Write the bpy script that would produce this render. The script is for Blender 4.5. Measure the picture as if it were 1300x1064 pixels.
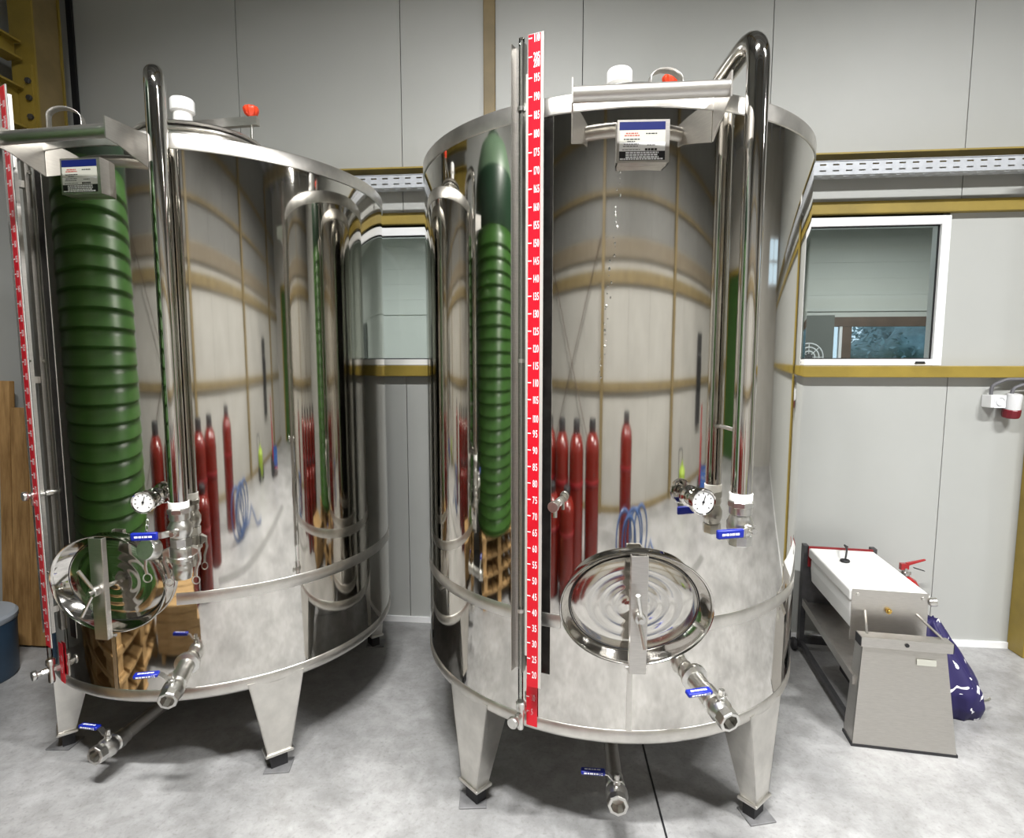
import bpy, bmesh, math, random
from mathutils import Matrix, Vector
random.seed(7)
for o in list(bpy.data.objects): bpy.data.objects.remove(o)
S = bpy.context.scene
COL = S.collection
PI = math.pi
def rad(d): return d*PI/180.0

# ------------------------------------------------------------------ camera, sky, exposure
cam_d = bpy.data.cameras.new('camera'); cam = bpy.data.objects.new('camera', cam_d); COL.objects.link(cam)
cam_d.sensor_fit = 'HORIZONTAL'; cam_d.sensor_width = 36.0; cam_d.lens = 36.0*732.5/1300.0
cam_d.clip_start = 0.05; cam_d.clip_end = 200
cam.location = (0, -3.3875, 1.6187)
cam.rotation_euler = (PI/2-0.0997, 0.0, 0.0968)
S.camera = cam
W = bpy.data.worlds.new('sky'); S.world = W; W.use_nodes = True
bg = W.node_tree.nodes['Background']; bg.inputs[0].default_value = (0.72, 0.85, 1.0, 1); bg.inputs[1].default_value = 1.6
S.view_settings.view_transform = 'Standard'; S.view_settings.look = 'None'
S.view_settings.gamma = 1.0; S.view_settings.use_curve_mapping = False
S.view_settings.exposure = 0.0
LAMP_W = 325.0         # watts of one ceiling batten

# ------------------------------------------------------------------ materials
MAT = {}
def mat(name, col, rough=0.5, metal=0.0, var=0.0, vscale=6.0, bump=0.0, bscale=60.0, col2=None, stretch=None, spec=None, rvar=0.0, emit=None, coat=0.0, detail=4.0):
    m = bpy.data.materials.new(name); m.use_nodes = True
    nt = m.node_tree; N = nt.nodes; L = nt.links; p = N['Principled BSDF']
    p.inputs['Base Color'].default_value = (*col, 1); p.inputs['Roughness'].default_value = rough; p.inputs['Metallic'].default_value = metal
    if spec is not None: p.inputs['Specular IOR Level'].default_value = spec
    if coat: p.inputs['Coat Weight'].default_value = coat; p.inputs['Coat Roughness'].default_value = 0.08
    tc = N.new('ShaderNodeTexCoord'); src = tc.outputs['Object']
    if stretch:
        mp = N.new('ShaderNodeMapping'); mp.inputs['Scale'].default_value = stretch; L.new(src, mp.inputs[0]); src = mp.outputs[0]
    if var or col2:
        n = N.new('ShaderNodeTexNoise'); n.inputs['Scale'].default_value = vscale; n.inputs['Detail'].default_value = detail; n.inputs['Roughness'].default_value = 0.6
        L.new(src, n.inputs['Vector'])
        r = N.new('ShaderNodeValToRGB'); r.color_ramp.elements[0].position = 0.35; r.color_ramp.elements[1].position = 0.68
        a = col2 if col2 else tuple(max(0, c*(1-var)) for c in col); b = col if col2 else tuple(min(1, c*(1+var)) for c in col)
        r.color_ramp.elements[0].color = (*a, 1); r.color_ramp.elements[1].color = (*b, 1)
        L.new(n.outputs['Fac'], r.inputs[0]); L.new(r.outputs[0], p.inputs['Base Color'])
        if rvar:
            mr = N.new('ShaderNodeMapRange'); mr.inputs['To Min'].default_value = max(0, rough-rvar); mr.inputs['To Max'].default_value = rough+rvar
            L.new(n.outputs['Fac'], mr.inputs['Value']); L.new(mr.outputs[0], p.inputs['Roughness'])
    if bump:
        n2 = N.new('ShaderNodeTexNoise'); n2.inputs['Scale'].default_value = bscale; n2.inputs['Detail'].default_value = 3.0
        L.new(src, n2.inputs['Vector'])
        b = N.new('ShaderNodeBump'); b.inputs['Strength'].default_value = bump; b.inputs['Distance'].default_value = 0.01
        L.new(n2.outputs['Fac'], b.inputs['Height']); L.new(b.outputs[0], p.inputs['Normal'])
    if emit:
        p.inputs['Emission Color'].default_value = (*emit[0], 1); p.inputs['Emission Strength'].default_value = emit[1]
    MAT[name] = m
    return m
mat('mirror_steel', (0.69, 0.67, 0.63), 0.055, 1.0, var=0.05, vscale=2.2, rvar=0.03, bump=0.012, bscale=2.5)
mat('band_steel', (0.66, 0.64, 0.60), 0.36, 1.0, var=0.10, vscale=14, rvar=0.06)
mat('brushed_steel', (0.58, 0.56, 0.53), 0.37, 1.0, var=0.06, vscale=30, stretch=(1, 1, 12))
mat('leg_steel', (0.68, 0.66, 0.62), 0.34, 1.0, var=0.12, vscale=9, rvar=0.08)
mat('cast_steel', (0.66, 0.65, 0.62), 0.28, 1.0, var=0.08, vscale=40)
mat('pipe_steel', (0.66, 0.64, 0.61), 0.07, 1.0, var=0.04, vscale=12)
mat('foot_grey', (0.23, 0.23, 0.235), 0.5, 0.4, var=0.15, vscale=20)
mat('door_steel', (0.66, 0.64, 0.60), 0.12, 1.0, var=0.08, vscale=9, rvar=0.05)
mat('dark_steel', (0.09, 0.09, 0.095), 0.45, 0.7, var=0.2, vscale=20)
mat('black', (0.012, 0.012, 0.014), 0.55)
mat('rubber', (0.02, 0.02, 0.022), 0.7)
mat('blue_grip', (0.006, 0.018, 0.30), 0.35)
mat('white_mark', (0.85, 0.87, 0.9), 0.5)
mat('ptfe', (0.86, 0.86, 0.85), 0.4)
mat('scale_red', (0.62, 0.004, 0.018), 0.35)
mat('scale_backing', (0.62, 0.6, 0.57), 0.25, 0.3)
mat('red_knob', (0.75, 0.055, 0.015), 0.4)
mat('plate_blue', (0.003, 0.008, 0.085), 0.35); mat('plate_grey', (0.42, 0.42, 0.37), 0.4); mat('plate_white', (0.86, 0.87, 0.87), 0.35)
mat('plate_black', (0.012, 0.012, 0.015), 0.4); mat('print_red', (0.30, 0.05, 0.035), 0.5)
mat('dial_white', (0.8, 0.8, 0.79), 0.4)
mat('panel_white', (0.415, 0.425, 0.41), 0.38, 0.0, var=0.025, vscale=1.2, bump=0.10, bscale=420)
mat('panel_far', (0.41, 0.40, 0.37), 0.42, 0.0, var=0.07, vscale=1.6, bump=0.06, bscale=300)
mat('seam_dark', (0.05, 0.05, 0.05), 0.8)
mat('upvc', (0.82, 0.83, 0.84), 0.3)
mat('gasket', (0.01, 0.01, 0.012), 0.6)
mat('yellow_paint', (0.27, 0.195, 0.032), 0.45, 0.0, var=0.14, vscale=5)
mat('ochre_paint', (0.215, 0.16, 0.07), 0.5, 0.0, var=0.16, vscale=4)
mat('galvanized', (0.42, 0.44, 0.47), 0.45, 0.3, var=0.08, vscale=25)
mat('ceiling_grey', (0.16, 0.16, 0.155), 0.6, var=0.05)
mat('panel_far_shade', (0.20, 0.20, 0.19), 0.5, var=0.05)
mat('taupe_paint', (0.20, 0.165, 0.115), 0.5, var=0.1)
mat('lamp_white', (0.8, 0.8, 0.8), 0.4)
mat('lamp_glow', (1, 1, 1), 0.4, emit=((1.0, 0.97, 0.92), 14.0))
mat('green_plastic', (0.033, 0.095, 0.017), 0.33, 0.0, var=0.12, vscale=3)
mat('pale_green', (0.10, 0.16, 0.10), 0.4, var=0.1)
mat('dark_green', (0.012, 0.036, 0.018), 0.4, var=0.15)
mat('wood', (0.44, 0.26, 0.10), 0.65, 0.0, var=0.0, vscale=5, col2=(0.22, 0.115, 0.035), stretch=(6, 6, 0.8), bump=0.12, bscale=30)
mat('wood_pale', (0.50, 0.33, 0.15), 0.65, 0.0, vscale=5, col2=(0.30, 0.18, 0.07), stretch=(0.8, 6, 6), bump=0.1, bscale=30)
mat('drum_blue', (0.035, 0.07, 0.12), 0.45, var=0.1); mat('drum_lid', (0.33, 0.36, 0.40), 0.5)
mat('tub_white', (0.80, 0.80, 0.79), 0.35)
mat('brass', (0.62, 0.42, 0.12), 0.22, 1.0)
mat('red_paint', (0.33, 0.008, 0.01), 0.25, coat=0.4)
mat('gas_red', (0.135, 0.010, 0.006), 0.22, var=0.15, vscale=4, coat=0.4)
mat('dark_red', (0.22, 0.008, 0.012), 0.4)
mat('hose_blue', (0.03, 0.08, 0.22), 0.4)
mat('crate_blue', (0.02, 0.09, 0.32), 0.5)
mat('lime', (0.28, 0.40, 0.04), 0.45)
mat('wood_dark', (0.10, 0.065, 0.045), 0.5, var=0.2)
mat('office_wall', (0.55, 0.57, 0.53), 0.7, var=0.03, vscale=2)
mat('office_dark', (0.10, 0.11, 0.10), 0.7)
mat('bark', (0.08, 0.06, 0.045), 0.9); mat('leaf_hazed', (0.22, 0.33, 0.36), 0.7, var=0.3, vscale=3)  # leaf colour paled towards blue, outdoor haze painted in
mat('grass_ground', (0.12, 0.16, 0.06), 0.9, var=0.2)
mat('plug_grey', (0.66, 0.67, 0.68), 0.4)
mat('cap_red', (0.15, 0.004, 0.012), 0.35)
mat('cable_grey', (0.12, 0.12, 0.13), 0.5)
# concrete floor
def concrete():
    m = mat('concrete', (0.62, 0.605, 0.585), 0.42)
    nt = m.node_tree; N = nt.nodes; L = nt.links; p = N['Principled BSDF']
    tc = N.new('ShaderNodeTexCoord')
    n1 = N.new('ShaderNodeTexNoise'); n1.inputs['Scale'].default_value = 1.7; n1.inputs['Detail'].default_value = 8; n1.inputs['Roughness'].default_value = 0.62; n1.inputs['Distortion'].default_value = 0.3
    n2 = N.new('ShaderNodeTexNoise'); n2.inputs['Scale'].default_value = 12; n2.inputs['Detail'].default_value = 10; n2.inputs['Roughness'].default_value = 0.72; n2.inputs['Distortion'].default_value = 0.35
    n3 = N.new('ShaderNodeTexNoise'); n3.inputs['Scale'].default_value = 70; n3.inputs['Detail'].default_value = 3
    for n in (n1, n2, n3): L.new(tc.outputs['Object'], n.inputs['Vector'])
    r1 = N.new('ShaderNodeValToRGB'); r1.color_ramp.elements[0].position = 0.30; r1.color_ramp.elements[1].position = 0.66
    r1.color_ramp.elements[0].color = (0.225, 0.225, 0.225, 1); r1.color_ramp.elements[1].color = (0.42, 0.42, 0.421, 1)
    r2 = N.new('ShaderNodeValToRGB'); r2.color_ramp.elements[0].position = 0.30; r2.color_ramp.elements[1].position = 0.62
    r2.color_ramp.elements[0].color = (0.46, 0.45, 0.43, 1); r2.color_ramp.elements[1].color = (1, 1, 1, 1)
    mx = N.new('ShaderNodeMixRGB'); mx.blend_type = 'MULTIPLY'; mx.inputs[0].default_value = 0.6
    L.new(n1.outputs['Fac'], r1.inputs[0]); L.new(n2.outputs['Fac'], r2.inputs[0]); L.new(r1.outputs[0], mx.inputs[1]); L.new(r2.outputs[0], mx.inputs[2])
    r3 = N.new('ShaderNodeValToRGB'); r3.color_ramp.elements[0].position = 0.25; r3.color_ramp.elements[1].position = 0.45
    r3.color_ramp.elements[0].color = (0.75, 0.74, 0.72, 1); r3.color_ramp.elements[1].color = (1, 1, 1, 1)
    mx2 = N.new('ShaderNodeMixRGB'); mx2.blend_type = 'MULTIPLY'; mx2.inputs[0].default_value = 0.8
    L.new(n3.outputs['Fac'], r3.inputs[0]); L.new(mx.outputs[0], mx2.inputs[1]); L.new(r3.outputs[0], mx2.inputs[2])
    L.new(mx2.outputs[0], p.inputs['Base Color'])
    mr = N.new('ShaderNodeMapRange'); mr.inputs['To Min'].default_value = 0.28; mr.inputs['To Max'].default_value = 0.6
    L.new(n2.outputs['Fac'], mr.inputs['Value']); L.new(mr.outputs[0], p.inputs['Roughness'])
    b = N.new('ShaderNodeBump'); b.inputs['Strength'].default_value = 0.10; b.inputs['Distance'].default_value = 0.01
    L.new(n2.outputs['Fac'], b.inputs['Height']); L.new(b.outputs[0], p.inputs['Normal'])
concrete()
def glass(name, tint, fres=1.45):
    m = bpy.data.materials.new(name); m.use_nodes = True; nt = m.node_tree; N = nt.nodes; L = nt.links
    for n in list(N): N.remove(n)
    out = N.new('ShaderNodeOutputMaterial'); t = N.new('ShaderNodeBsdfTransparent'); t.inputs[0].default_value = (*tint, 1)
    g = N.new('ShaderNodeBsdfGlossy'); g.inputs['Roughness'].default_value = 0.02; f = N.new('ShaderNodeFresnel'); f.inputs[0].default_value = fres
    mx = N.new('ShaderNodeMixShader'); L.new(f.outputs[0], mx.inputs[0]); L.new(t.outputs[0], mx.inputs[1]); L.new(g.outputs[0], mx.inputs[2]); L.new(mx.outputs[0], out.inputs[0])
    MAT[name] = m
glass('window_glass', (0.86, 0.90, 0.90)); glass('tube_glass', (0.80, 0.82, 0.80), 1.5)
def bag_mat():
    m = mat('bag_fabric', (0.012, 0.007, 0.072), 0.6); nt = m.node_tree; N = nt.nodes; L = nt.links; p = N['Principled BSDF']
    tc = N.new('ShaderNodeTexCoord'); v = N.new('ShaderNodeTexNoise'); v.inputs['Scale'].default_value = 9; v.inputs['Detail'].default_value = 1.0; v.inputs['Distortion'].default_value = 2.5
    L.new(tc.outputs['Object'], v.inputs['Vector'])
    r = N.new('ShaderNodeValToRGB'); r.color_ramp.interpolation = 'CONSTANT'
    r.color_ramp.elements[0].color = (0.012, 0.007, 0.072, 1); r.color_ramp.elements[1].position = 0.635; r.color_ramp.elements[1].color = (0.8, 0.8, 0.84, 1)
    L.new(v.outputs['Fac'], r.inputs[0]); L.new(r.outputs[0], p.inputs['Base Color'])
bag_mat()

# ------------------------------------------------------------------ mesh helpers
I4 = Matrix.Identity(4)
def T(x, y, z): return Matrix.Translation((x, y, z))
def RZ(a): return Matrix.Rotation(a, 4, 'Z')
def RX(a): return Matrix.Rotation(a, 4, 'X')
def RY(a): return Matrix.Rotation(a, 4, 'Y')
def frame(o, x, y, z):
    x, y, z = Vector(x).normalized(), Vector(y).normalized(), Vector(z).normalized()
    return Matrix(((x.x, y.x, z.x, o[0]), (x.y, y.y, z.y, o[1]), (x.z, y.z, z.z, o[2]), (0, 0, 0, 1)))
def axis_frame(o, z, up=(0, 0, 1)):
    z = Vector(z).normalized(); up = Vector(up)
    if abs(z.dot(up.normalized())) > 0.98: up = Vector((0, 1, 0)) if abs(z.y) < 0.9 else Vector((1, 0, 0))
    x = up.cross(z).normalized(); y = z.cross(x)
    return frame(o, x, y, z)
class MB:
    def __init__(s): s.v = []; s.f = []
    def add(s, vs, fs, M=I4):
        k = len(s.v); s.v += [tuple(M @ Vector(p)) for p in vs]; s.f += [tuple(i+k for i in f) for f in fs]; return s
    def box(s, c, d, M=I4):
        x, y, z = c; a, b, e = d[0]/2, d[1]/2, d[2]/2
        vs = [(x+i*a, y+j*b, z+k*e) for i in (-1, 1) for j in (-1, 1) for k in (-1, 1)]
        return s.add(vs, [(0, 1, 3, 2), (4, 6, 7, 5), (0, 4, 5, 1), (2, 3, 7, 6), (0, 2, 6, 4), (1, 5, 7, 3)], M)
    def bbox(s, x0, x1, y0, y1, z0, z1, M=I4): return s.box(((x0+x1)/2, (y0+y1)/2, (z0+z1)/2), (x1-x0, y1-y0, z1-z0), M)
    def lathe(s, prof, M=I4, seg=32, ex=1.0, ey=1.0, cap0=False, cap1=False):
        vs = []; fs = []; n = len(prof)
        for (r, z) in prof:
            for k in range(seg):
                a = 2*PI*k/seg; vs.append((r*ex*math.cos(a), r*ey*math.sin(a), z))
        for i in range(n-1):
            for k in range(seg):
                k2 = (k+1) % seg; fs.append((i*seg+k, i*seg+k2, (i+1)*seg+k2, (i+1)*seg+k))
        if cap0: fs.append(tuple(range(seg-1, -1, -1)))
        if cap1: fs.append(tuple(range((n-1)*seg, n*seg)))
        return s.add(vs, fs, M)
    def cyl(s, p0, p1, r0, r1=None, seg=20):
        r1 = r0 if r1 is None else r1; p0 = Vector(p0); p1 = Vector(p1); d = p1-p0
        return s.lathe([(r0, 0), (r1, d.length)], axis_frame(p0, d), seg, cap0=True, cap1=True)
    def tube(s, pts, r, seg=12, closed=False):
        pts = [Vector(p) for p in pts]; n = len(pts); vs = []; fs = []
        tang = []
        for i in range(n):
            a = pts[(i-1) % n] if (closed or i > 0) else pts[i]; b = pts[(i+1) % n] if (closed or i < n-1) else pts[i]
            tang.append((b-a).normalized())
        t0 = tang[0]; u = t0.orthogonal().normalized()
        for i in range(n):
            t = tang[i]; u = (u - t*u.dot(t)).normalized(); w = t.cross(u)
            for k in range(seg):
                a = 2*PI*k/seg; vs.append(tuple(pts[i]+(u*math.cos(a)+w*math.sin(a))*r))
        m = n if closed else n-1
        for i in range(m):
            j = (i+1) % n
            for k in range(seg):
                k2 = (k+1) % seg; fs.append((i*seg+k, i*seg+k2, j*seg+k2, j*seg+k))
        if not closed: fs.append(tuple(range(seg-1, -1, -1))); fs.append(tuple(range((n-1)*seg, n*seg)))
        return s.add(vs, fs)
    def prism(s, poly, z0, z1, M=I4):
        n = len(poly); vs = [(x, y, z0) for x, y in poly]+[(x, y, z1) for x, y in poly]
        fs = [tuple(range(n-1, -1, -1)), tuple(range(n, 2*n))]+[(i, (i+1) % n, n+(i+1) % n, n+i) for i in range(n)]
        return s.add(vs, fs, M)
    def build(s, name, m, parent=None, smooth=True, ang=35, bevel=0.0, loc=None):
        me = bpy.data.meshes.new(name); me.from_pydata(s.v, [], s.f); me.validate()
        bm = bmesh.new(); bm.from_mesh(me); bmesh.ops.recalc_face_normals(bm, faces=bm.faces); bm.to_mesh(me); bm.free()
        if smooth:
            me.shade_smooth(); me.set_sharp_from_angle(angle=rad(ang))
        me.materials.append(MAT[m])
        o = bpy.data.objects.new(name, me); COL.objects.link(o)
        if parent: o.parent = parent
        if loc: o.location = loc
        if bevel:
            b = o.modifiers.new('bevel', 'BEVEL'); b.width = bevel; b.segments = 2; b.limit_method = 'ANGLE'
        return o
def fillet(pts, r, n=8):
    pts = [Vector(p) for p in pts]; out = [pts[0]]
    for i in range(1, len(pts)-1):
        a, b, c = pts[i-1], pts[i], pts[i+1]; d0 = (a-b).normalized(); d1 = (c-b).normalized()
        al = d0.angle(d1); k = min(r/math.tan(al/2), (a-b).length*0.49, (c-b).length*0.49)
        p0 = b+d0*k; p1 = b+d1*k
        for j in range(n+1):
            t = j/n; out.append(p0*(1-t)**2+b*2*t*(1-t)+p1*t*t)
    out.append(pts[-1]); return out
def thing(name, label, cat, loc=(0, 0, 0), rz=0.0, group=None):
    o = bpy.data.objects.new(name, None); COL.objects.link(o); o.empty_display_size = 0.1
    o.location = loc; o.rotation_euler = (0, 0, rz); o['label'] = label; o['category'] = cat
    if group: o['group'] = group
    return o
def tag(o, label, cat, group=None):
    o['label'] = label; o['category'] = cat
    if group: o['group'] = group
    return o
def struct(o, label=None):
    o['kind'] = 'structure'
    if label: o['label'] = label
    return o
def copy_tree(o, parent=None):
    c = o.copy(); COL.objects.link(c); c.parent = parent
    for ch in list(o.children): copy_tree(ch, c)
    return c

# digits for the level scales (flat print, built as thin meshes)
GLYPH = {}
def glyph(ch):
    if ch not in GLYPH:
        cu = bpy.data.curves.new('g', 'FONT'); cu.body = ch; cu.size = 1.0; cu.resolution_u = 3; cu.offset = 0.02
        ob = bpy.data.objects.new('g', cu); COL.objects.link(ob)
        dg = bpy.context.evaluated_depsgraph_get(); me = ob.evaluated_get(dg).to_mesh()
        vs = [tuple(v.co) for v in me.vertices]; fs = [tuple(p.vertices) for p in me.polygons]
        w = max([v[0] for v in vs]) if vs else 0.4
        GLYPH[ch] = (vs, fs, max(w, 0.35)+0.07)
        ob.evaluated_get(dg).to_mesh_clear(); bpy.data.objects.remove(ob)
    return GLYPH[ch]
def put_text(mb, txt, M, h, width=None):
    gs = [glyph(c) for c in txt if c != ' ']; tot = sum(g[2] for g in gs)
    sx = h/0.73 if width is None else width/tot; x = 0
    for vs, fs, w in gs:
        mb.add([((vx+x)*sx, vy*h/0.73, 0) for vx, vy, vz in vs], fs, M); x += w

# ================================================================== THE HALL
X0, X1, YB, ZC = -3.2, 8.2, -6.05, 5.0
fl = MB().bbox(X0-0.1, X1+0.1, YB-0.1, 0.1, -0.12, 0.0).build('floor', 'concrete', smooth=False); struct(fl)
# saw-cut joint in the slab and a flat dark grey strip
def floor_strip(name, pts, w, m):
    o = MB()
    for (a, b) in zip(pts[:-1], pts[1:]):
        d = Vector((b[0]-a[0], b[1]-a[1], 0)); n = Vector((-d.y, d.x, 0)).normalized()*w/2
        o.prism([(a[0]+n.x, a[1]+n.y), (b[0]+n.x, b[1]+n.y), (b[0]-n.x, b[1]-n.y), (a[0]-n.x, a[1]-n.y)], -0.004, 0.0015)
    return o.build(name, m, fl, smooth=False)
floor_strip('slab_joint', [(0.36, -1.75), (0.335, -1.2), (0.30, -0.02)], 0.007, 'black')
mat('strip_grey', (0.17, 0.17, 0.165), 0.6, var=0.1)
floor_strip('grey_strip', [(-0.5, -3.62), (0.3, -3.42), (2.9, -3.42)], 0.17, 'strip_grey')

# back wall : metre-wide panels over a dark backing, window bay left open
wb = MB()
WIN = [(-1.40, 0.02), (0.98, 2.022)]; WZ0, WZ1 = 1.597, 2.392
wb.bbox(X0, X1, 0.062, 0.072, 0, WZ0).bbox(X0, X1, 0.062, 0.072, WZ1, ZC)
wb.bbox(X0, WIN[0][0], 0.062, 0.072, WZ0, WZ1).bbox(WIN[0][1], WIN[1][0], 0.062, 0.072, WZ0, WZ1).bbox(WIN[1][1], X1, 0.062, 0.072, WZ0, WZ1)
wall_back = struct(wb.build('wall_back', 'seam_dark', smooth=False), 'white sandwich panel wall behind the two steel tanks')
SE = [-3.2, -2.95, -1.94, -0.965, 0.063, 1.072, 2.073, 3.08, 4.09, 5.1, 6.11, 7.12, 8.2]
def panel(x0, x1, z0, z1, parent, y0=0.0, m='panel_white'):
    g = 0.0022
    MB().bbox(x0+g, x1-g, y0, y0+0.06, z0, z1).build('panel', m, parent, smooth=False)
for a, b in zip(SE[:-1], SE[1:]):
    panel(a, b, 0, 1.56, wall_back); panel(a, b, 2.43, ZC, wall_back)
    # infill beside the windows
segs = [(-3.2, -2.95), (-2.95, -1.94), (-1.94, -1.40), (0.02, 0.98), (2.022, 3.08), (3.08, 4.09), (4.09, 5.1), (5.1, 6.11), (6.11, 7.12), (7.12, 8.2)]
for a, b in segs: panel(a, b, 1.5605, 2.4295, wall_back)
MB().bbox(X0, X1, -0.012, 0.0, 0.0, 0.036).build('baseboard_back', 'upvc', smooth=False)
struct(bpy.data.objects['baseboard_back'])
def trim(n, x0, x1, y0, y1, z0, z1, m='yellow_paint', bevel=0.004):
    return struct(MB().bbox(x0, x1, y0, y1, z0, z1).build('trim_%d' % n, m, smooth=False, bevel=bevel))
trim(1, X0, X1, -0.055, -0.0005, 1.531, 1.594)      # sill girt
trim(2, X0, X1, -0.045, -0.0005, 2.405, 2.470)      # girt over the windows
trim(3, X0, X1, -0.20, -0.0005, 2.664, 2.672, 'yellow_paint', 0)      # purlin flange over the tray
trim(4, -0.487, -0.421, -0.028, -0.0005, 2.673, ZC, 'ochre_paint')
trim(62, -2.985, -2.952, -0.018, -0.0005, 0.04, ZC-0.2, 'gasket', 0)  # black strip paints in the shade of the gap beside the corner column
trim(5, 2.490, 2.660, -0.12, -0.0005, 0.0, 1.5305)
trim(6, 2.490, 2.660, -0.12, -0.062, 1.595, 2.54)

# windows: white frames with one clear pane each
def window(n, x0, x1, lab):
    z0, z1 = 1.597, 2.392; fw = 0.045
    f = MB().bbox(x0, x1, -0.022, 0.06, z0, z0+fw*0.75).bbox(x0, x1, -0.022, 0.06, z1-fw, z1).bbox(x0, x0+fw, -0.022, 0.06, z0+fw*0.75, z1-fw).bbox(x1-fw, x1, -0.022, 0.06, z0+fw*0.75, z1-fw)
    w = struct(f.build('window_%d' % n, 'upvc', smooth=False), lab)
    g = MB(); a, b, c, d = x0+fw, x1-fw, z0+fw*0.75, z1-fw; t = 0.006
    g.bbox(a, b, -0.004, 0.004, c, c+t).bbox(a, b, -0.004, 0.004, d-t, d).bbox(a, a+t, -0.004, 0.004, c, d).bbox(b-t, b, -0.004, 0.004, c, d)
    g.build('gasket', 'gasket', w, smooth=False)
    MB().bbox(a+t, b-t, -0.002, 0.002, c+t, d-t).build('pane', 'window_glass', w, smooth=False)
    return w
w1 = window(1, WIN[0][0]+0.002, WIN[0][1]-0.002, 'white framed window between the two tanks')
w2 = window(2, WIN[1][0]+0.002, WIN[1][1]-0.002, 'white framed window at the right tank looking into the office')
MB().prism([(-0.028, 0), (-0.022, 0.012), (0.022, 0.012), (0.028, 0)], 0, 0.004, frame((1.91, -0.023, 1.606), (1, 0, 0), (0, 0, 1), (0, -1, 0))).build('drain_cap', 'black', w2, smooth=False)

# slotted cable tray
def tray():
    b = MB(); x0, x1 = X0+0.05, 4.6; p = 0.0635; s = 0.031; t = 0.0025; n = int((x1-x0)/p)
    def slotted(rows, place):    # rows: list of (v0, v1, is_slot_row)
        for v0, v1, sl in rows:
            if not sl: place(x0, x0+n*p, v0, v1)
            else:
                for i in range(n): place(x0+i*p, x0+i*p+p-s, v0, v1)
    zb, zt, yf = 2.564, 2.628, -0.203
    slotted([(0, .014, 0), (.014, .021, 1), (.021, .044, 0), (.044, .051, 1), (.051, .064, 0)], lambda a, c, v0, v1: b.bbox(a, c, yf, yf+t, zb+v0, zb+v1))
    slotted([(0, .02, 0), (.02, .028, 1), (.028, .055, 0), (.055, .063, 1), (.063, .072, 0)], lambda a, c, v0, v1: b.bbox(a, c, yf+v0, yf+v1, zb-t, zb))
    b.bbox(x0, x0+n*p, yf+.0725, yf+.0725+t, zb, zb+.012); b.bbox(x0, x0+n*p, yf-0.004, yf, zt, zt+t)
    r = thing('cable_tray', 'galvanized slotted cable tray running along the white panel wall', 'cable tray', (0, 0, 0))
    b.build('channel', 'galvanized', r, smooth=False)
    for x in (-2.4, -0.62, 1.05, 2.4, 3.9): MB().bbox(x-0.02, x+0.02, -0.20, -0.001, 2.552, 2.5605).build('bracket', 'galvanized', r, smooth=False)
    MB().bbox(2.36, 2.48, -0.22, -0.205, 2.60, 2.66).build('joint_cover', 'upvc', r, smooth=False, bevel=0.004)
tray()

# other walls, ceiling
wl = struct(MB().bbox(X0-0.08, X0-0.07, YB, 0.07, 0, ZC).build('wall_left', 'seam_dark', smooth=False), 'white panel wall behind the green ribbed tank')
y = 0.06
while y > YB: MB().bbox(X0-0.068, X0, max(y-1.0, YB)+0.002, y-0.002, 0, ZC).build('panel', 'panel_white', wl, smooth=False); y -= 1.0
wf = struct(MB().bbox(X0-0.08, X1+0.08, YB-0.09, YB-0.075, 0, ZC).build('wall_front', 'seam_dark', smooth=False), 'scuffed cream panel wall mirrored in the tanks')
x = X0
while x < X1: MB().bbox(x+0.002, min(x+1.0, X1)-0.002, YB-0.07, YB, 0, 2.90).build('panel', 'panel_far', wf, smooth=False); MB().bbox(x+0.002, min(x+1.0, X1)-0.002, YB-0.07, YB, 2.904, ZC).build('panel', 'panel_far_shade', wf, smooth=False); x += 1.0  # upper panels painted darker to imitate the unlit top of the wall
# right wall with a high window opening and a green ribbed door
wr = MB(); wy0, wy1, wz0, wz1 = -1.15, -0.15, 2.75, 3.45
wr.bbox(X1, X1+0.06, YB, 0.07, 0, wz0).bbox(X1, X1+0.06, YB, 0.07, wz1, ZC).bbox(X1, X1+0.06, YB, wy0, wz0, wz1).bbox(X1, X1+0.06, wy1, 0.07, wz0, wz1)
struct(wr.build('wall_right', 'panel_far', smooth=False))
w3 = MB()
for k in range(3): w3.bbox(X1-0.01, X1+0.05, wy0+k*(wy1-wy0)/2-0.02, wy0+k*(wy1-wy0)/2+0.02, wz0, wz1)
for z in (wz0, (wz0+wz1)/2, wz1): w3.bbox(X1-0.01, X1+0.05, wy0, wy1, z-0.02, z+0.02)
w3 = struct(w3.build('window_3', 'upvc', smooth=False)); MB().bbox(X1+0.018, X1+0.022, wy0, wy1, wz0, wz1).build('pane', 'window_glass', w3, smooth=False)
d1 = struct(MB().bbox(X1-0.02, X1-0.001, -5.25, -3.75, 0.0, 3.0).build('door_1', 'green_plastic', smooth=False), 'tall green ribbed door in the end wall')
for k in range(24): MB().bbox(X1-0.035, X1-0.0205, -5.2, -3.8, 0.03+k*0.123, 0.03+k*0.123+0.095).build('slat', 'green_plastic', d1, smooth=False)
MB().bbox(X1-0.06, X1-0.001, -5.36, -5.255, 0, 3.1).bbox(X1-0.06, X1-0.001, -3.745, -3.64, 0, 3.1).bbox(X1-0.06, X1-0.001, -5.36, -3.64, 3.005, 3.1).build('door_frame', 'yellow_paint', d1, smooth=False)
struct(MB().bbox(X0-0.1, X1+0.1, YB-0.1, 0.1, ZC, ZC+0.06).build('ceiling', 'ceiling_grey', smooth=False))
k = 7
for yy in (-0.55, -1.5, -2.45, -4.2, -5.1, -5.8):
    trim(k, X0, X1, yy-0.04, yy+0.04, ZC-0.16, ZC-0.001, 'galvanized'); k += 1
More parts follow.
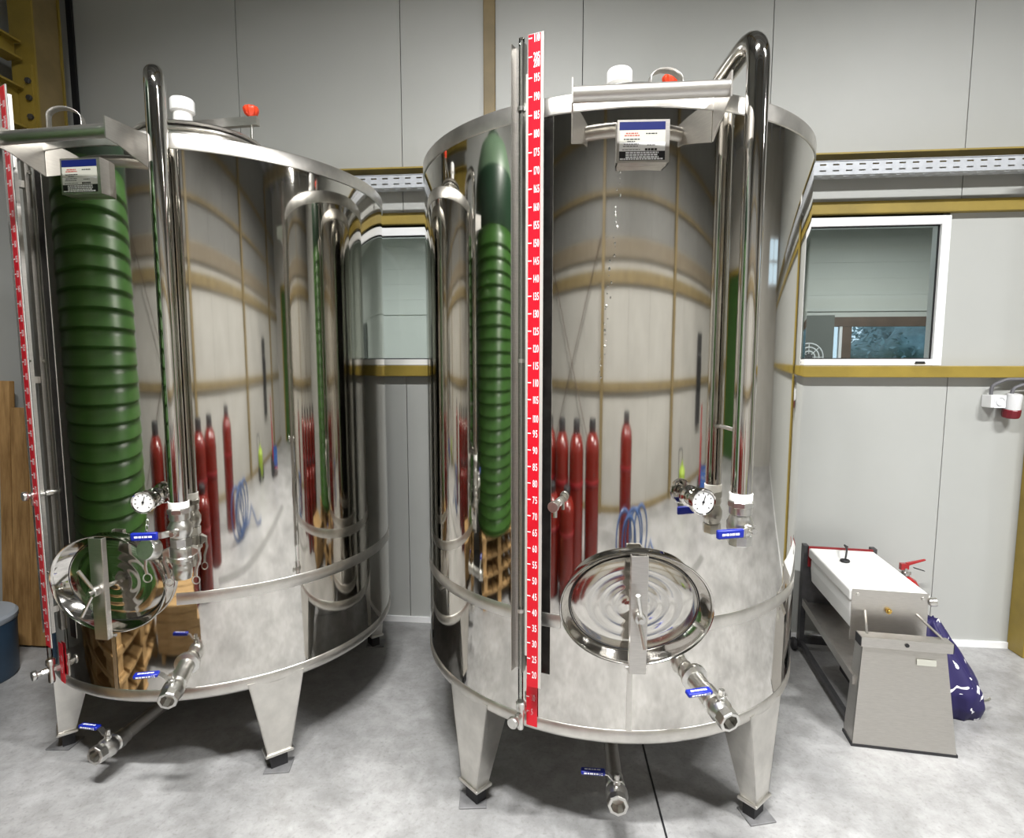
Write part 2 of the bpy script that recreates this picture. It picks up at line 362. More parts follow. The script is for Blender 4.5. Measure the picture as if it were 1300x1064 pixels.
for xx in (-0.35, 3.1, 6.5):
    trim(k, xx-0.06, xx+0.06, YB+0.001, YB+0.12, 0, ZC-0.17, 'ochre_paint'); k += 1
    trim(k, xx-0.07, xx+0.07, YB+0.13, -0.13, ZC-0.38, ZC-0.165, 'ochre_paint'); k += 1
for z0, z1, m in ((1.30, 1.40, 'ochre_paint'), (2.42, 2.56, 'ochre_paint'), (2.68, 2.88, 'taupe_paint'), (3.3, 3.36, 'ochre_paint'), (3.9, 3.97, 'ochre_paint'), (0.0, 0.07, 'ochre_paint')):
    for xa, xb in ((X0, -0.412), (-0.288, 3.038), (3.162, 6.438), (6.562, X1)):
        trim(k, xa, xb, YB+0.001, YB+0.06, z0, z1, m); k += 1
for a, b in (((-3.1, 0.3), (-0.45, 2.9)), ((-3.1, 2.9), (-0.45, 0.3))):
    struct(MB().cyl((a[0], YB+0.10+0.03*(a[1] > 1), a[1]), (b[0], YB+0.10+0.03*(a[1] > 1), b[1]), 0.012, seg=10).build('trim_%d' % k, 'wood_dark')); k += 1

# corner column and bolted beams
colm = thing('steel_column', 'ochre painted steel corner column with a row of bolts', 'column', (-3.0, -0.215, 0))
MB().bbox(-0.07, 0.07, -0.095, -0.083, 0, ZC-0.17).build('flange', 'yellow_paint', colm, smooth=False)
MB().bbox(-0.07, 0.07, 0.083, 0.095, 0, ZC-0.17).build('flange', 'yellow_paint', colm, smooth=False)
MB().bbox(-0.004, 0.004, -0.083, 0.083, 0, ZC-0.17).build('web', 'yellow_paint', colm, smooth=False)
MB().bbox(0.045, 0.060, -0.083, 0.083, 2.2, ZC-0.17).build('stiffener', 'ochre_paint', colm, smooth=False)
MB().bbox(-0.06, 0.055, -0.107, -0.0955, 2.70, 3.24).build('end_plate', 'yellow_paint', colm, smooth=False)
for z in (2.76, 2.86, 2.96, 3.06, 3.15):
    MB().lathe([(0.0, 0.016), (0.014, 0.016), (0.016, 0.013), (0.016, 0.0)], axis_frame((0.037, -0.107, z), (0, -1, 0)), 6).build('bolt', 'dark_steel', colm, ang=20)
def beam(z0, z1, lab):
    b = thing('steel_beam', lab, 'beam', (-3.035, -0.325, z0)); h = z1-z0
    for zz, w in ((0.006, 0.09), (h-0.006, 0.09)): MB().bbox(-w/2, w/2, -1.05, 0, zz-0.006, zz+0.006).build('flange', 'yellow_paint', b, smooth=False)
    MB().bbox(-0.004, 0.004, -1.05, 0, 0.012, h-0.012).build('web', 'yellow_paint', b, smooth=False)
beam(2.90, 3.12, 'deep yellow steel beam bolted low on the corner column')
beam(3.26, 3.36, 'shallow yellow steel beam above the deep one on the column')

# ------------------------------------------------------------------ ceiling lamps
def lamp(x, y, lab, k=1.0):
    r = thing('ceiling_lamp', lab, 'lamp', (x, y, ZC-0.20-0.12))
    MB().prism([(-0.10, 0), (-0.06, 0.05), (0.06, 0.05), (0.10, 0)], -0.65, 0.65, frame((0, 0, 0), (0, 1, 0), (0, 0, 1), (1, 0, 0))).build('housing', 'lamp_white', r, smooth=False)
    MB().bbox(-0.62, 0.62, -0.075, 0.075, -0.012, -0.001).build('diffuser', 'lamp_glow', r, smooth=False)
    for sx in (-0.5, 0.5): MB().cyl((sx, 0, 0.05), (sx, 0, 0.32), 0.006, seg=8).build('hanger', 'dark_steel', r)
    ld = bpy.data.lights.new('lamp_light', 'AREA'); ld.shape = 'RECTANGLE'; ld.size = 1.2; ld.size_y = 0.14; ld.energy = LAMP_W*k; ld.spread = rad(150); ld.color = (1.0, 0.995, 0.98)
    lo = bpy.data.objects.new('lamp_light', ld); COL.objects.link(lo); lo.parent = r; lo.location = (0, 0, -0.02)
lamp(-0.30, -3.3, 'white ceiling batten lamp hanging in front of the two tanks', 1.0)
lamp(3.0, -3.3, 'white ceiling batten lamp hanging opposite the bottle filler', 1.0)
lamp(6.4, -3.0, 'white ceiling batten lamp hanging near the green door', 0.35)

# ================================================================== TANKS
def polar(a, r, z): a = rad(a); return Vector((r*math.sin(a), -r*math.cos(a), z))
def E(a, r, z):
    b = rad(a); return frame(polar(a, r, z), (math.cos(b), math.sin(b), 0), (0, 0, 1), (math.sin(b), -math.cos(b), 0))
def ball_valve(parent, M, s=1.0, hdir=-1, dark=False):
    """M: z = flow direction, y = stem, lever runs along hdir*x"""
    b = MB(); q = s
    b.lathe([(0.020*q, -0.004*q), (0.031*q, -0.004*q), (0.031*q, 0.018*q), (0.027*q, 0.022*q), (0.030*q, 0.030*q), (0.036*q, 0.042*q), (0.036*q, 0.062*q), (0.030*q, 0.074*q), (0.029*q, 0.078*q)], M, 24, cap0=True)
    b.lathe([(0.029*q, 0.078*q), (0.033*q, 0.080*q), (0.033*q, 0.105*q), (0.031*q, 0.108*q), (0.023*q, 0.108*q), (0.022*q, 0.07*q), (0.0, 0.068*q)], M, 8)
    b.lathe([(0.012*q, 0.030*q), (0.012*q, 0.046*q), (0.009*q, 0.048*q), (0.009*q, 0.062*q)], M @ T(0, 0, 0.052*q) @ RX(-PI/2), 12, cap1=True)
    v = b.build('ball_valve', 'cast_steel', parent, ang=28)
    lv = MB(); h = hdir
    seq = [(-0.014*h*q, 0.049*q), (0.013*h*q, 0.049*q), (0.029*h*q, 0.066*q), (0.045*h*q, 0.070*q)]
    for (x0, y0), (x1, y1) in zip(seq[:-1], seq[1:]):
        d = Vector((x1-x0, y1-y0, 0)); L = d.length; mid = ((x0+x1)/2, (y0+y1)/2, 0.052*q)
        lv.box((0, 0, 0), (L+0.003*q, 0.0035*q, 0.020*q), M @ T(*mid) @ RZ(math.atan2(d.y, d.x)))
    lv.build('lever', 'cast_steel', v, smooth=False)
    MB().lathe([(0.0, 0.016*q), (0.008*q, 0.016*q), (0.0095*q, 0.012*q), (0.0095*q, 0.0)], M @ T(0, 0.0508*q, 0.052*q) @ RX(-PI/2), 6).build('stem_nut', 'cast_steel', v, ang=20)
    x0, x1 = sorted((0.037*h*q, 0.115*h*q))
    g = MB().bbox(x0, x1, 0.0635*q, 0.0765*q, 0.0395*q, 0.0645*q, M).build('grip', 'blue_grip', v, bevel=0.004*q)
    mk = MB()      # white raised print on the grip, both faces
    for yy in (0.0768*q,):
        xx = x0+0.012*q
        for w in (0.010, 0.008, 0.004, 0.009, 0.011):
            mk.bbox(xx, xx+w*q, yy, yy+0.0004, 0.049*q, 0.055*q, M); xx += (w+0.0022)*q
    for zz in (0.0648*q, ):
        xx = x0+0.010*q
        for w in (0.009, 0.006, 0.010, 0.005, 0.008):
            mk.bbox(xx, xx+w*q, 0.068*q, 0.073*q, zz, zz+0.0004, M); xx += (w+0.002)*q
        mk.bbox(x1-0.018*q, x1-0.0165*q, 0.066*q, 0.074*q, zz, zz+0.0004, M).bbox(x1-0.013*q, x1-0.009*q, 0.0715*q, 0.074*q, zz, zz+0.0004, M).bbox(x1-0.013*q, x1-0.009*q, 0.066*q, 0.0685*q, zz, zz+0.0004, M)
    mk.build('grip_print', 'white_mark', v, smooth=False)['kind'] = 'stuff'
    return v

def make_tank(lab, cx, cy, rz, P):
    R, zb, zt = P['R'], P['zb'], P['zt']
    t = thing('steel_wine_tank', lab, 'tank', (cx, cy, 0), rz)
    am, zm = P['man']; ea, eb = P['mana']
    # shell: cylinder wall with the oval manhole opening left in it
    NS = 160; HS = 11; da = 2*PI/NS; zlo_, zhi_ = zb+0.02, zt-0.02; zw0, zw1 = zm-0.26, zm+0.26
    sv = []; sf = []; a_m = rad(am)
    def cv(a, z): sv.append((R*math.sin(a), -R*math.cos(a), z)); return len(sv)-1
    def ring(z): return [cv(a_m-HS*da+k*da, z) for k in range(NS)]
    rA, rB, rC, rD = ring(zlo_), ring(zw0), ring(zw1), ring(zhi_)
    for k in range(NS):
        k2 = (k+1) % NS
        sf.append((rA[k], rA[k2], rB[k2], rB[k])); sf.append((rC[k], rC[k2], rD[k2], rD[k]))
        if k >= 2*HS: sf.append((rB[k], rB[k2], rC[k2], rC[k]))
    nth, kr = 128, 10; hx = HS*da*R; rings = []; THS = [2*PI*m_/nth for m_ in range(nth)]; tc_ = math.atan2(0.26, hx)
    for c0 in (tc_, PI-tc_, PI+tc_, 2*PI-tc_): THS[min(range(nth), key=lambda m_: abs(THS[m_]-c0))] = c0
    for q in range(kr+1):
        t_ = q/kr; row_ = []
        for m_ in range(nth):
            th = THS[m_]; c_, s_2 = math.cos(th), math.sin(th)
            ix, iz = ea*0.925*c_, eb*0.925*s_2; k_ = min(hx/max(abs(c_), 1e-9), 0.26/max(abs(s_2), 1e-9)); ox, oz = k_*c_, k_*s_2
            # x on the opening is a chord, on the outside an arc
            ang_ = (1-t_)*math.asin(ix/R)+t_*ox/R
            row_.append(cv(a_m+ang_, zm+(1-t_)*iz+t_*oz))
        rings.append(row_)
    for q in range(kr):
        for m_ in range(nth):
            m2 = (m_+1) % nth; sf.append((rings[q][m_], rings[q+1][m_], rings[q+1][m2], rings[q][m2]))
    me = bpy.data.meshes.new('shell'); me.from_pydata(sv, [], sf); me.shade_smooth()
    me.normals_split_custom_set_from_vertices([(v[0]/R, v[1]/R, 0.0) for v in sv])
    me.materials.append(MAT['mirror_steel']); sh_ = bpy.data.objects.new('shell', me); COL.objects.link(sh_); sh_.parent = t
    MB().lathe([(R-0.034, zb+0.003), (R*0.5, zb-0.03), (0.04, zb-0.06)], I4, 96, cap1=True).build('bottom_cone', 'brushed_steel', t)
    MB().lathe([(R-0.036, zb+0.0005), (R-0.010, zb+0.0015), (R, zb+0.011), (R+0.0035, zb+0.022), (R+0.0035, zb+0.052), (R+0.0005, zb+0.055)], I4, 160).build('bottom_band', 'band_steel', t, ang=50)
    MB().lathe([(R+0.0005, zt-0.052), (R+0.004, zt-0.05), (R+0.004, zt-0.004), (R, zt+0.001), (R-0.012, zt-0.002), (R-0.014, zt-0.03)], I4, 160).build('rim_band', 'band_steel', t, ang=50)
    zw = P['zw']
    wbv = []; wbf = []; n_w = 140; aw0 = am+math.degrees(math.asin(ea*0.97/R)); aw1 = am+360-math.degrees(math.asin(ea*0.97/R))
    for k in range(n_w+1):
        a = aw0+(aw1-aw0)*k/n_w
        for (rr, zz_) in ((R+0.0004, zw-0.023), (R+0.0018, zw-0.021), (R+0.0018, zw+0.021), (R+0.0004, zw+0.023)): wbv.append(tuple(polar(a, rr, zz_)))
    for k in range(n_w):
        for q in range(3): wbf.append((4*k+q, 4*k+4+q, 4*k+5+q, 4*k+1+q))
    MB().add(wbv, wbf).build('weld_band', 'band_steel', t)
    MB().lathe([(R-0.013, zt-0.01), (0.50, zt+0.055), (0.04, zt+0.12)], I4, 128, cap1=True).build('top_cone', 'mirror_steel', t, ang=60)
    # vertical weld strip under the manhole
    st = MB(); a0 = am-0.9
    for da in (0.0,):
        vs = []; fs = []
        for k in range(5):
            a = a0+(k-2)*0.32
            for z in (zb+0.05, zm-0.2): vs.append(tuple(polar(a, R+0.0016, z)))
        for k in range(4): fs.append((2*k, 2*k+2, 2*k+3, 2*k+1))
        st.add(vs, fs)
    st.build('weld_strip', 'band_steel', t)
    if P.get('drops'):
        dm = MB(); rd = random.Random(11)
        for k in range(34):
            f_ = k/33.0; F_ = E(am-5.2-3.6*f_+rd.uniform(-0.5, 0.5), R, 2.165-0.60*f_+rd.uniform(-0.008, 0.008)); rr = rd.uniform(0.0015, 0.0034)
            dm.lathe([(rr, 0.0), (rr*0.8, rr*0.5), (rr*0.4, rr*0.8), (0.0, rr*0.9)], F_, 8, 1.0, rd.uniform(1.0, 2.2))
        dm.build('water_drops', 'pipe_steel', t)['kind'] = 'stuff'
    # legs: folded tapered plates on plated feet
    for al in P['legs']:
        w0, w1, d0, d1 = 0.105, 0.046, 0.13, 0.055; zl = 0.075; ztop = zb+0.03
        F = E(al, R-0.004, 0)
        lg = MB(); th = 0.004
        def quad(a, b, c, d, n):
            n = Vector(n)*th; ps = [Vector(p) for p in (a, b, c, d)]
            lg.add([tuple(p) for p in ps]+[tuple(p-n) for p in ps], [(0, 1, 2, 3), (7, 6, 5, 4), (0, 4, 5, 1), (1, 5, 6, 2), (2, 6, 7, 3), (3, 7, 4, 0)], F)
        quad((-w0, ztop, 0.004), (w0, ztop, 0.004), (w1, zl, 0.004), (-w1, zl, 0.004), (0, 0, 1))
        quad((w0, ztop, 0.004), (w0*0.8, ztop-0.03, -d0), (w1*0.9, zl, -d1), (w1, zl, 0.004), (1, 0, 0))
        quad((-w0, ztop, 0.004), (-w0*0.8, ztop-0.03, -d0), (-w1*0.9, zl, -d1), (-w1, zl, 0.004), (-1, 0, 0))
        leg = lg.build('leg', 'leg_steel', t, smooth=False)
        MB().bbox(-w1-0.008, w1+0.008, zl-0.012, zl, -d1-0.008, 0.012, F).build('foot_cap', 'leg_steel', leg, smooth=False, bevel=0.004)
        MB().bbox(-0.032, 0.032, 0.006, zl-0.012, -0.050, -0.006, F).build('foot_block', 'black', leg, smooth=False)
        fc = F @ Vector((0, 0, -0.015)); MB().bbox(-0.05, 0.05, -0.045, 0.045, 0.0, 0.006, T(fc.x, fc.y, 0) @ RZ(rad(8 if al < 0 else 16))).build('foot_plate', 'foot_grey', leg, smooth=False, bevel=0.002)
    # manhole
    F = E(am, R, zm)
    n = MB()
    n.lathe([(0.93, -0.08), (0.955, -0.01), (0.985, 0.014), (1.0, 0.019), (1.006, 0.024), (0.998, 0.029), (0.982, 0.027), (0.962, 0.018), (0.865, -0.020), (0.845, -0.024)], F, 96, ea, eb)
    mh = n.build('manhole', 'pipe_steel', t, ang=50)
    MB().lathe([(z_[0], z_[1]-0.030) for z_ in [(0.865, 0.002), (0.845, 0.009), (0.825, 0.0125), (0.68, 0.015), (0.65, 0.0166), (0.62, 0.0166), (0.59, 0.0155), (0.50, 0.0162), (0.475, 0.0178), (0.445, 0.0178), (0.42, 0.0168), (0.34, 0.0175), (0.315, 0.0192), (0.285, 0.0192), (0.26, 0.0182), (0.15, 0.019), (0.12, 0.023), (0.05, 0.026), (0.0, 0.026)]], F, 96, ea, eb).build('manhole_door', 'door_steel', mh, ang=60)
    MB().lathe([(0.862, -0.0225), (0.864, -0.0185), (0.857, -0.018), (0.853, -0.0205)], F, 96, ea, eb).build('door_gasket', 'rubber', mh)
    bw = 0.026
    MB().bbox(-bw, bw, -eb-0.012, eb+0.002, 0.058, 0.062, F).bbox(-bw, -bw+0.004, -eb-0.012, eb+0.002, 0.040, 0.058, F).bbox(bw-0.004, bw, -eb-0.012, eb+0.002, 0.040, 0.058, F).build('clamp_bar', 'brushed_steel', mh, smooth=False, bevel=0.0015)
    h = MB().cyl(F @ Vector((0.0, -0.006, -0.006)), F @ Vector((0.0, -0.006, 0.102)), 0.008, seg=12)
    h.lathe([(0.0085, 0.068), (0.017, 0.068), (0.018, 0.072), (0.018, 0.090), (0.016, 0.094), (0.0085, 0.094)], F @ T(0, -0.006, -0.006), 20)
    for sg in (1, -1):
        h.cyl(F @ Vector((0.002*sg, -0.006+0.012*sg, 0.084)), F @ Vector((0.012*-sg if P['wing'] == 0 else -0.03, -0.006+0.082*sg, 0.104)), 0.0055, 0.007, seg=10)
    h.build('wing_nut', 'cast_steel', mh, ang=40)
    MB().cyl(F @ Vector((-0.032, -eb-0.006, 0.034)), F @ Vector((0.032, -eb-0.006, 0.034)), 0.006, seg=12).build('hinge_pin', 'cast_steel', mh)
    # thermometer
    ad, zd = P['dial']
    F = E(ad, R, zd)
    th_ = MB().lathe([(0.0, -0.004), (0.031, -0.002), (0.033, 0.006), (0.026, 0.010), (0.024, 0.030), (0.020, 0.034), (0.012, 0.036), (0.012, 0.052), (0.018, 0.053), (0.018, 0.060)], F, 24)
    F = F @ T(0, 0, -0.024)
    th_.lathe([(0.0, 0.084), (0.036, 0.085), (0.0395, 0.089), (0.0395, 0.107), (0.037, 0.109), (0.0345, 0.107)], F, 40)
    tm = th_.build('thermometer', 'pipe_steel', t, ang=40)
    MB().lathe([(0.0348, 0.1045), (0.0, 0.1045)], F, 40).build('dial_face', 'dial_white', tm)
    nd = MB().box((0, 0, 0), (0.0022, 0.030, 0.0006), F @ T(0.002, 0.006, 0.1062) @ RZ(-0.3)).lathe([(0.004, 0.1058), (0.004, 0.1068), (0.0, 0.1068)], F, 12)
    nd.build('needle', 'black', tm, smooth=False)
    tk = MB()
    for k in range(9):
        a = rad(-135+k*270/8); tk.box((0, 0, 0), (0.003, 0.005, 0.0004), F @ T(0.026*math.sin(a), 0.026*math.cos(a), 0.1049) @ RZ(-a))
    tk.build('dial_ticks', 'plate_black', tm, smooth=False)
    # sampling tap
    at, zt2 = P['tap']
    F = E(at, R, zt2)
    tp = MB().lathe([(0.0, -0.003), (0.013, -0.002), (0.013, 0.012), (0.009, 0.014), (0.009, 0.040), (0.013, 0.041), (0.013, 0.056), (0.008, 0.058), (0.008, 0.066)], F, 12).cyl(F @ Vector((0, 0, 0.048)), F @ Vector((0, -0.038, 0.052)), 0.006, seg=10)
    tp = tp.build('sampling_tap', 'cast_steel', t)
    MB().lathe([(0.0, 0.066), (0.0155, 0.066), (0.017, 0.069), (0.017, 0.077), (0.0155, 0.08), (0.0, 0.08)], F, 20).build('knob', 'cast_steel', tp)
    # side outlet with ball valve
    ao, zo = P['out']
    F = E(ao, R, zo) @ RX(rad(8))
    MB().lathe([(0.0, -0.01), (0.044, -0.006), (0.044, 0.004), (0.030, 0.010), (0.027, 0.06), (0.031, 0.064), (0.031, 0.088), (0.026, 0.09)], F, 24, cap1=True).build('outlet_stub', 'cast_steel', t, ang=40)
    ball_valve(t, F @ T(0, 0, 0.09) @ RZ(P.get('oroll', 0)), 1.0)
    # bottom drain and its valve
    xd, zd2 = P['drain']; yd = -0.60
    MB().tube(fillet([(0, 0.0, zb-0.055), (xd*0.5, -0.06, zd2+0.045), (xd, yd, zd2)], 0.12), 0.026, 16).build('drain_pipe', 'brushed_steel', t)
    MB().cyl((xd, yd, zd2), (xd, yd-0.03, zd2-0.002), 0.030, seg=20).build('drain_collar', 'cast_steel', t)
    Fd = frame((xd, yd-0.03, zd2-0.002), (1, 0, 0), (0, 0.08, 1), (0, -1, 0.08))
    ball_valve(t, Fd, 1.05)
    # overflow pipe with swan neck
    ap, rp = P['pipe']; A = polar(ap, R+0.07, 0); zlo, zhi = P['pz']; ex, ey = P['pend']
    pts = fillet([(A.x, A.y, zlo), (A.x, A.y, zhi), (ex, ey, zhi-0.03), (ex, ey, zt+0.02)], 0.085, 10)
    MB().tube(pts, rp, 24).build('swan_neck_pipe', 'pipe_steel', t, ang=60)
    for z in (P['clip'],):
        MB().tube([polar(ap-2, R-0.002, z), polar(ap-1, R+0.042, z-0.006)], 0.006, 8).build('pipe_clip', 'cast_steel', t)
    MB().lathe([(rp+0.0005, 0.012), (rp+0.003, 0.011), (rp+0.003, -0.011), (rp+0.0005, -0.012)], T(A.x, A.y, zlo+0.008), 24).build('thread_tape', 'ptfe', t)
    MB().lathe([(0.0, 0.0), (0.034, 0.0), (0.038, -0.004), (0.038, -0.018), (0.032, -0.022), (0.0, -0.022)], T(A.x, A.y, zlo-0.003), 8).build('pipe_union', 'cast_steel', t, ang=20)
    b = rad(ap+P['vturn']); stem = Vector((math.sin(b), -math.cos(b), 0)); flow = Vector((0, 0, -1)); xx = stem.cross(flow)
    ball_valve(t, frame((A.x, A.y, zlo-0.024), xx, stem, flow), 1.08, hdir=P['vh'])
    if P.get('camlock'):
        zc = zlo-0.024-0.117
        cl = MB().lathe([(0.0, 0.0), (0.030, 0.0), (0.034, -0.006), (0.034, -0.034), (0.038, -0.038), (0.038, -0.050), (0.028, -0.058), (0.028, -0.070), (0.031, -0.074), (0.031, -0.10), (0.028, -0.106), (0.028, -0.116), (0.022, -0.118), (0.0, -0.10)], T(A.x, A.y, zc), 24).build('camlock_coupling', 'cast_steel', t, ang=40)
        er = E(ap, R+0.07, zc)
        for sx in (-1, 1):
            MB().add([(sx*0.034, 0.0, -0.012), (sx*0.034, -0.040, -0.012), (sx*0.058, -0.024, -0.012), (sx*0.058, -0.012, -0.012), (sx*0.034, 0.0, 0.012), (sx*0.034, -0.040, 0.012), (sx*0.058, -0.024, 0.012), (sx*0.058, -0.012, 0.012)], [(0, 1, 2, 3), (7, 6, 5, 4), (0, 4, 5, 1), (1, 5, 6, 2), (2, 6, 7, 3), (3, 7, 4, 0)], er).build('cam_ear', 'cast_steel', cl, smooth=False, bevel=0.002)
            MB().tube([er @ Vector(p) for p in ((sx*0.052, -0.02, 0.0), (sx*0.056, -0.05, 0.002), (sx*0.045, -0.085, 0.004), (sx*0.042, -0.112, 0.004))], 0.0055, 8).build('cam_lever', 'cast_steel', cl)
            MB().tube([er @ (Vector((sx*0.042, -0.126, 0.004))+Vector((0.012*math.cos(a), 0.014*math.sin(a), 0))) for a in [2*PI*k/16 for k in range(16)]], 0.0022, 6, closed=True).build('pull_ring', 'cast_steel', cl)
        # dust cap hanging on a short chain from the lever
        hc = MB(); 
        Fc = er @ T(-0.085, 0.01, 0.05) @ RY(rad(-25)) @ RX(rad(-15))
        hc.lathe([(0.0, 0.016), (0.033, 0.016), (0.036, 0.012), (0.036, -0.022), (0.030, -0.026), (0.0, -0.02)], Fc, 28)
        hc = hc.build('dust_cap', 'cast_steel', t, ang=40)
        for k in range(4):
            ce = er @ Vector((-0.092+0.003*k, 0.052+0.017*k, 0.05)); pts = []
            for j in range(12):
                a = 2*PI*j/12; d = Vector((0.005*math.cos(a), 0, 0)) if k % 2 else Vector((0, 0.005*math.cos(a), 0)); pts.append(ce+d+Vector((0, 0, 0.011*math.sin(a))))
            MB().tube(pts, 0.0014, 6, closed=True).build('chain_link', 'cast_steel', hc)
        MB().tube([er @ Vector(p) for p in ((-0.095, -0.02, 0.05), (-0.098, -0.05, 0.05), (-0.095, -0.075, 0.05))], 0.005, 8).build('cap_lever', 'cast_steel', hc)
        MB().tube([er @ (Vector((-0.094, -0.089, 0.05))+Vector((0.013*math.cos(a), 0.015*math.sin(a), 0))) for a in [2*PI*k/16 for k in range(16)]], 0.0022, 6, closed=True).build('cap_ring', 'cast_steel', hc)
    # ladder hook bar near the rim
    xs0, xs1, zs = P['step']; ys = -(R+0.125)
    s_ = MB().cyl((xs0, ys, zs), (xs1, ys, zs), 0.021, seg=20)
    hb = s_.build('ladder_bar', 'brushed_steel', t, ang=40)
    for xx in (xs0-0.003, xs1):
        yb = -math.sqrt(R*R-xx*xx)-0.002
        MB().prism([(ys-0.024, zs+0.034), (ys-0.024, zs-0.03), (ys+0.02, zs-0.036), (yb, zs-0.075), (yb, zs+0.040)], 0, 0.004, frame((xx, 0, 0), (0, 1, 0), (0, 0, 1), (1, 0, 0))).build('bar_bracket', 'brushed_steel', hb, smooth=False)
    # name plate on its bracket
    ax, zp = P['plate']; F = E(ax, R, zp); hw, hh, dp = 0.066, 0.058, 0.034
    bk = MB().bbox(-hw-0.004, hw+0.010, -hh, hh, dp-0.003, dp, F).bbox(hw+0.007, hw+0.010, -hh, hh, -0.006, dp-0.003, F).bbox(-hw-0.004, -hw-0.001, -hh, hh, -0.006, dp-0.003, F).bbox(-hw-0.004, hw+0.010, -hh, -hh+0.003, -0.006, dp-0.003, F)
    np_ = bk.build('name_plate', 'brushed_steel', t, smooth=False)
    def strip(nm, x0, x1, y0, y1, m, lift=0.0006): return MB().bbox(x0, x1, y0, y1, dp, dp+lift, F).build(nm, m, np_, smooth=False)
    strip('plate_header', -hw+0.002, hw-0.002, hh-0.028, hh-0.006, 'plate_blue'); strip('plate_field', -hw+0.002, hw-0.002, hh-0.061, hh-0.0285, 'plate_grey')
    strip('plate_table', -hw+0.002, hw-0.002, -hh+0.031, hh-0.0615, 'plate_white'); strip('plate_footer', -hw+0.002, hw-0.002, -hh+0.006, -hh+0.0305, 'plate_black')
    pr = MB(); prd = MB(); prw = MB()
    def row(mb, x0, x1, yc, hgt, n):
        x = x0; 
        while x < x1-0.002:
            w = min(random.uniform(0.004, 0.011), x1-x); mb.bbox(x, x+w, yc-hgt/2, yc+hgt/2, dp+0.0006, dp+0.001, F); x += w+0.0016
    row(prd, -0.046, -0.012, hh-0.037, 0.0032, 4); row(prd, -0.050, -0.008, hh-0.043, 0.0032, 4)
    row(pr, 0.010, 0.042, hh-0.038, 0.003, 4); row(pr, -0.052, -0.007, hh-0.053, 0.003, 4); row(pr, -0.042, -0.02, hh-0.059, 0.0025, 3)
    row(pr, -0.052, -0.01, hh-0.066, 0.002, 3); row(pr, -0.054, -0.012, hh-0.072, 0.002, 3); row(pr, 0.014, 0.036, hh-0.069, 0.002, 3); row(pr, 0.008, 0.042, hh-0.081, 0.006, 3); row(pr, -0.056, -0.006, hh-0.081, 0.0015, 3)
    for yc in (-hh+0.0265, -hh+0.0205, -hh+0.0145, -hh+0.0095): row(prw, -0.046+0.04*(yc < -hh+0.012)*-0.4, 0.046+0.012*(yc < -hh+0.012), yc, 0.0042, 6)
    for b_, m_ in ((pr, 'plate_black'), (prd, 'print_red'), (prw, 'white_mark')): b_.build('plate_print', m_, np_, smooth=False)['kind'] = 'stuff'
    # level gauge: channel, sight tube, red centimetre scale, clamps and bottom cock
    ag = P['gauge']; zz0, zz1 = P['gz']; zr0 = P['gr0']; SC = 1.0345
    F = E(ag-4.6, R+0.012, 0)
    lg = MB().bbox(-0.019, 0.019, zz0+0.03, zz1, -0.002, 0.0, F).bbox(-0.019, -0.017, zz0+0.03, zz1, 0.0, 0.028, F).bbox(0.017, 0.019, zz0+0.03, zz1, 0.0, 0.028, F)
    for z in (zz0+0.12, (zz0+zz1)/2, zz1-0.3): lg.bbox(-0.012, 0.012, z-0.012, z+0.012, -0.014, -0.002, F)
    lg = lg.build('level_gauge', 'brushed_steel', t, smooth=False)
    Ft = E(ag-3.7, R+0.032, 0)
    p0 = Ft @ Vector((0, zz0-0.10, 0)); p1 = Ft @ Vector((0, zz1+0.01, 0))
    MB().cyl(p0, p1, 0.0085, seg=16).build('sight_tube', 'tube_glass', lg)
    for z in P['clamps']: MB().lathe([(0.009, -0.006), (0.0125, -0.006), (0.0125, 0.006), (0.009, 0.006)], T(*(Ft @ Vector((0, z, 0)))), 16).bbox(-0.004, 0.028, z-0.003, z+0.003, -0.012, -0.0095, Ft).build('tube_clamp', 'cast_steel', lg)
    Fs = E(ag, R+0.048, 0)
    MB().bbox(-0.022, 0.026, zz0, zz1+0.006, -0.0045, -0.0025, Fs).build('scale_shade_back', 'dark_steel', lg, smooth=False)  # dark sheet that paints in the unlit rear side of the scale
    MB().bbox(-0.022, 0.026, zz0, zz1+0.006, -0.0024, 0.0, Fs).build('scale_backing', 'scale_backing', lg, smooth=False)
    MB().bbox(-0.0215, 0.0165, zz0, zz1+0.004, 0.0, 0.0008, Fs).build('scale_strip', 'scale_red', lg, smooth=False)
    MB().bbox(-0.030, -0.0225, zz0+0.10, zz1-0.1, -0.003, -0.001, Fs).build('scale_holder', 'scale_backing', lg, smooth=False)
    def mark(txt, z, w=None, tick=True, Fx=Fs):
        k = len(txt); nm = MB()
        put_text(nm, txt, Fx @ T(-0.0055 if k == 3 else -0.004, z-0.0115, 0.0012), 0.023, 0.0205 if k == 3 else (0.0165 if k == 2 else 0.008))
        if tick: nm.bbox(-0.021, -0.010, z-0.0016, z+0.0016, 0.0008, 0.0012, Fx)
        nm.build('scale_number', 'white_mark', lg, smooth=False)
    for v in range(20, 200, 5): mark(str(v), zr0+v/100.0*SC-(0.006 if v == 100 else 0.0))
    mark('200', zr0+2.0*SC-0.012, tick=False); mark('205', zr0+2.0*SC+0.006); mark('110', zr0+2.055*SC)
    Fl = E(ag-1.6, R+0.004, 0)
    MB().bbox(-0.020, 0.018, zr0+0.0, zr0+0.16, 0.0, 0.0012, Fl).build('lower_scale', 'scale_red', lg, smooth=False)
    for v in (5, 10): mark(str(v), zr0+v/100.0, Fx=Fl)
    zc = zz0-0.115
    ck = MB().lathe([(0.0, 0.045), (0.013, 0.045), (0.016, 0.041), (0.016, 0.022), (0.011, 0.018), (0.011, -0.02), (0.012, -0.045), (0.010, -0.05), (0.0, -0.05)], T(*(Ft @ Vector((0, zc, 0)))), 16)
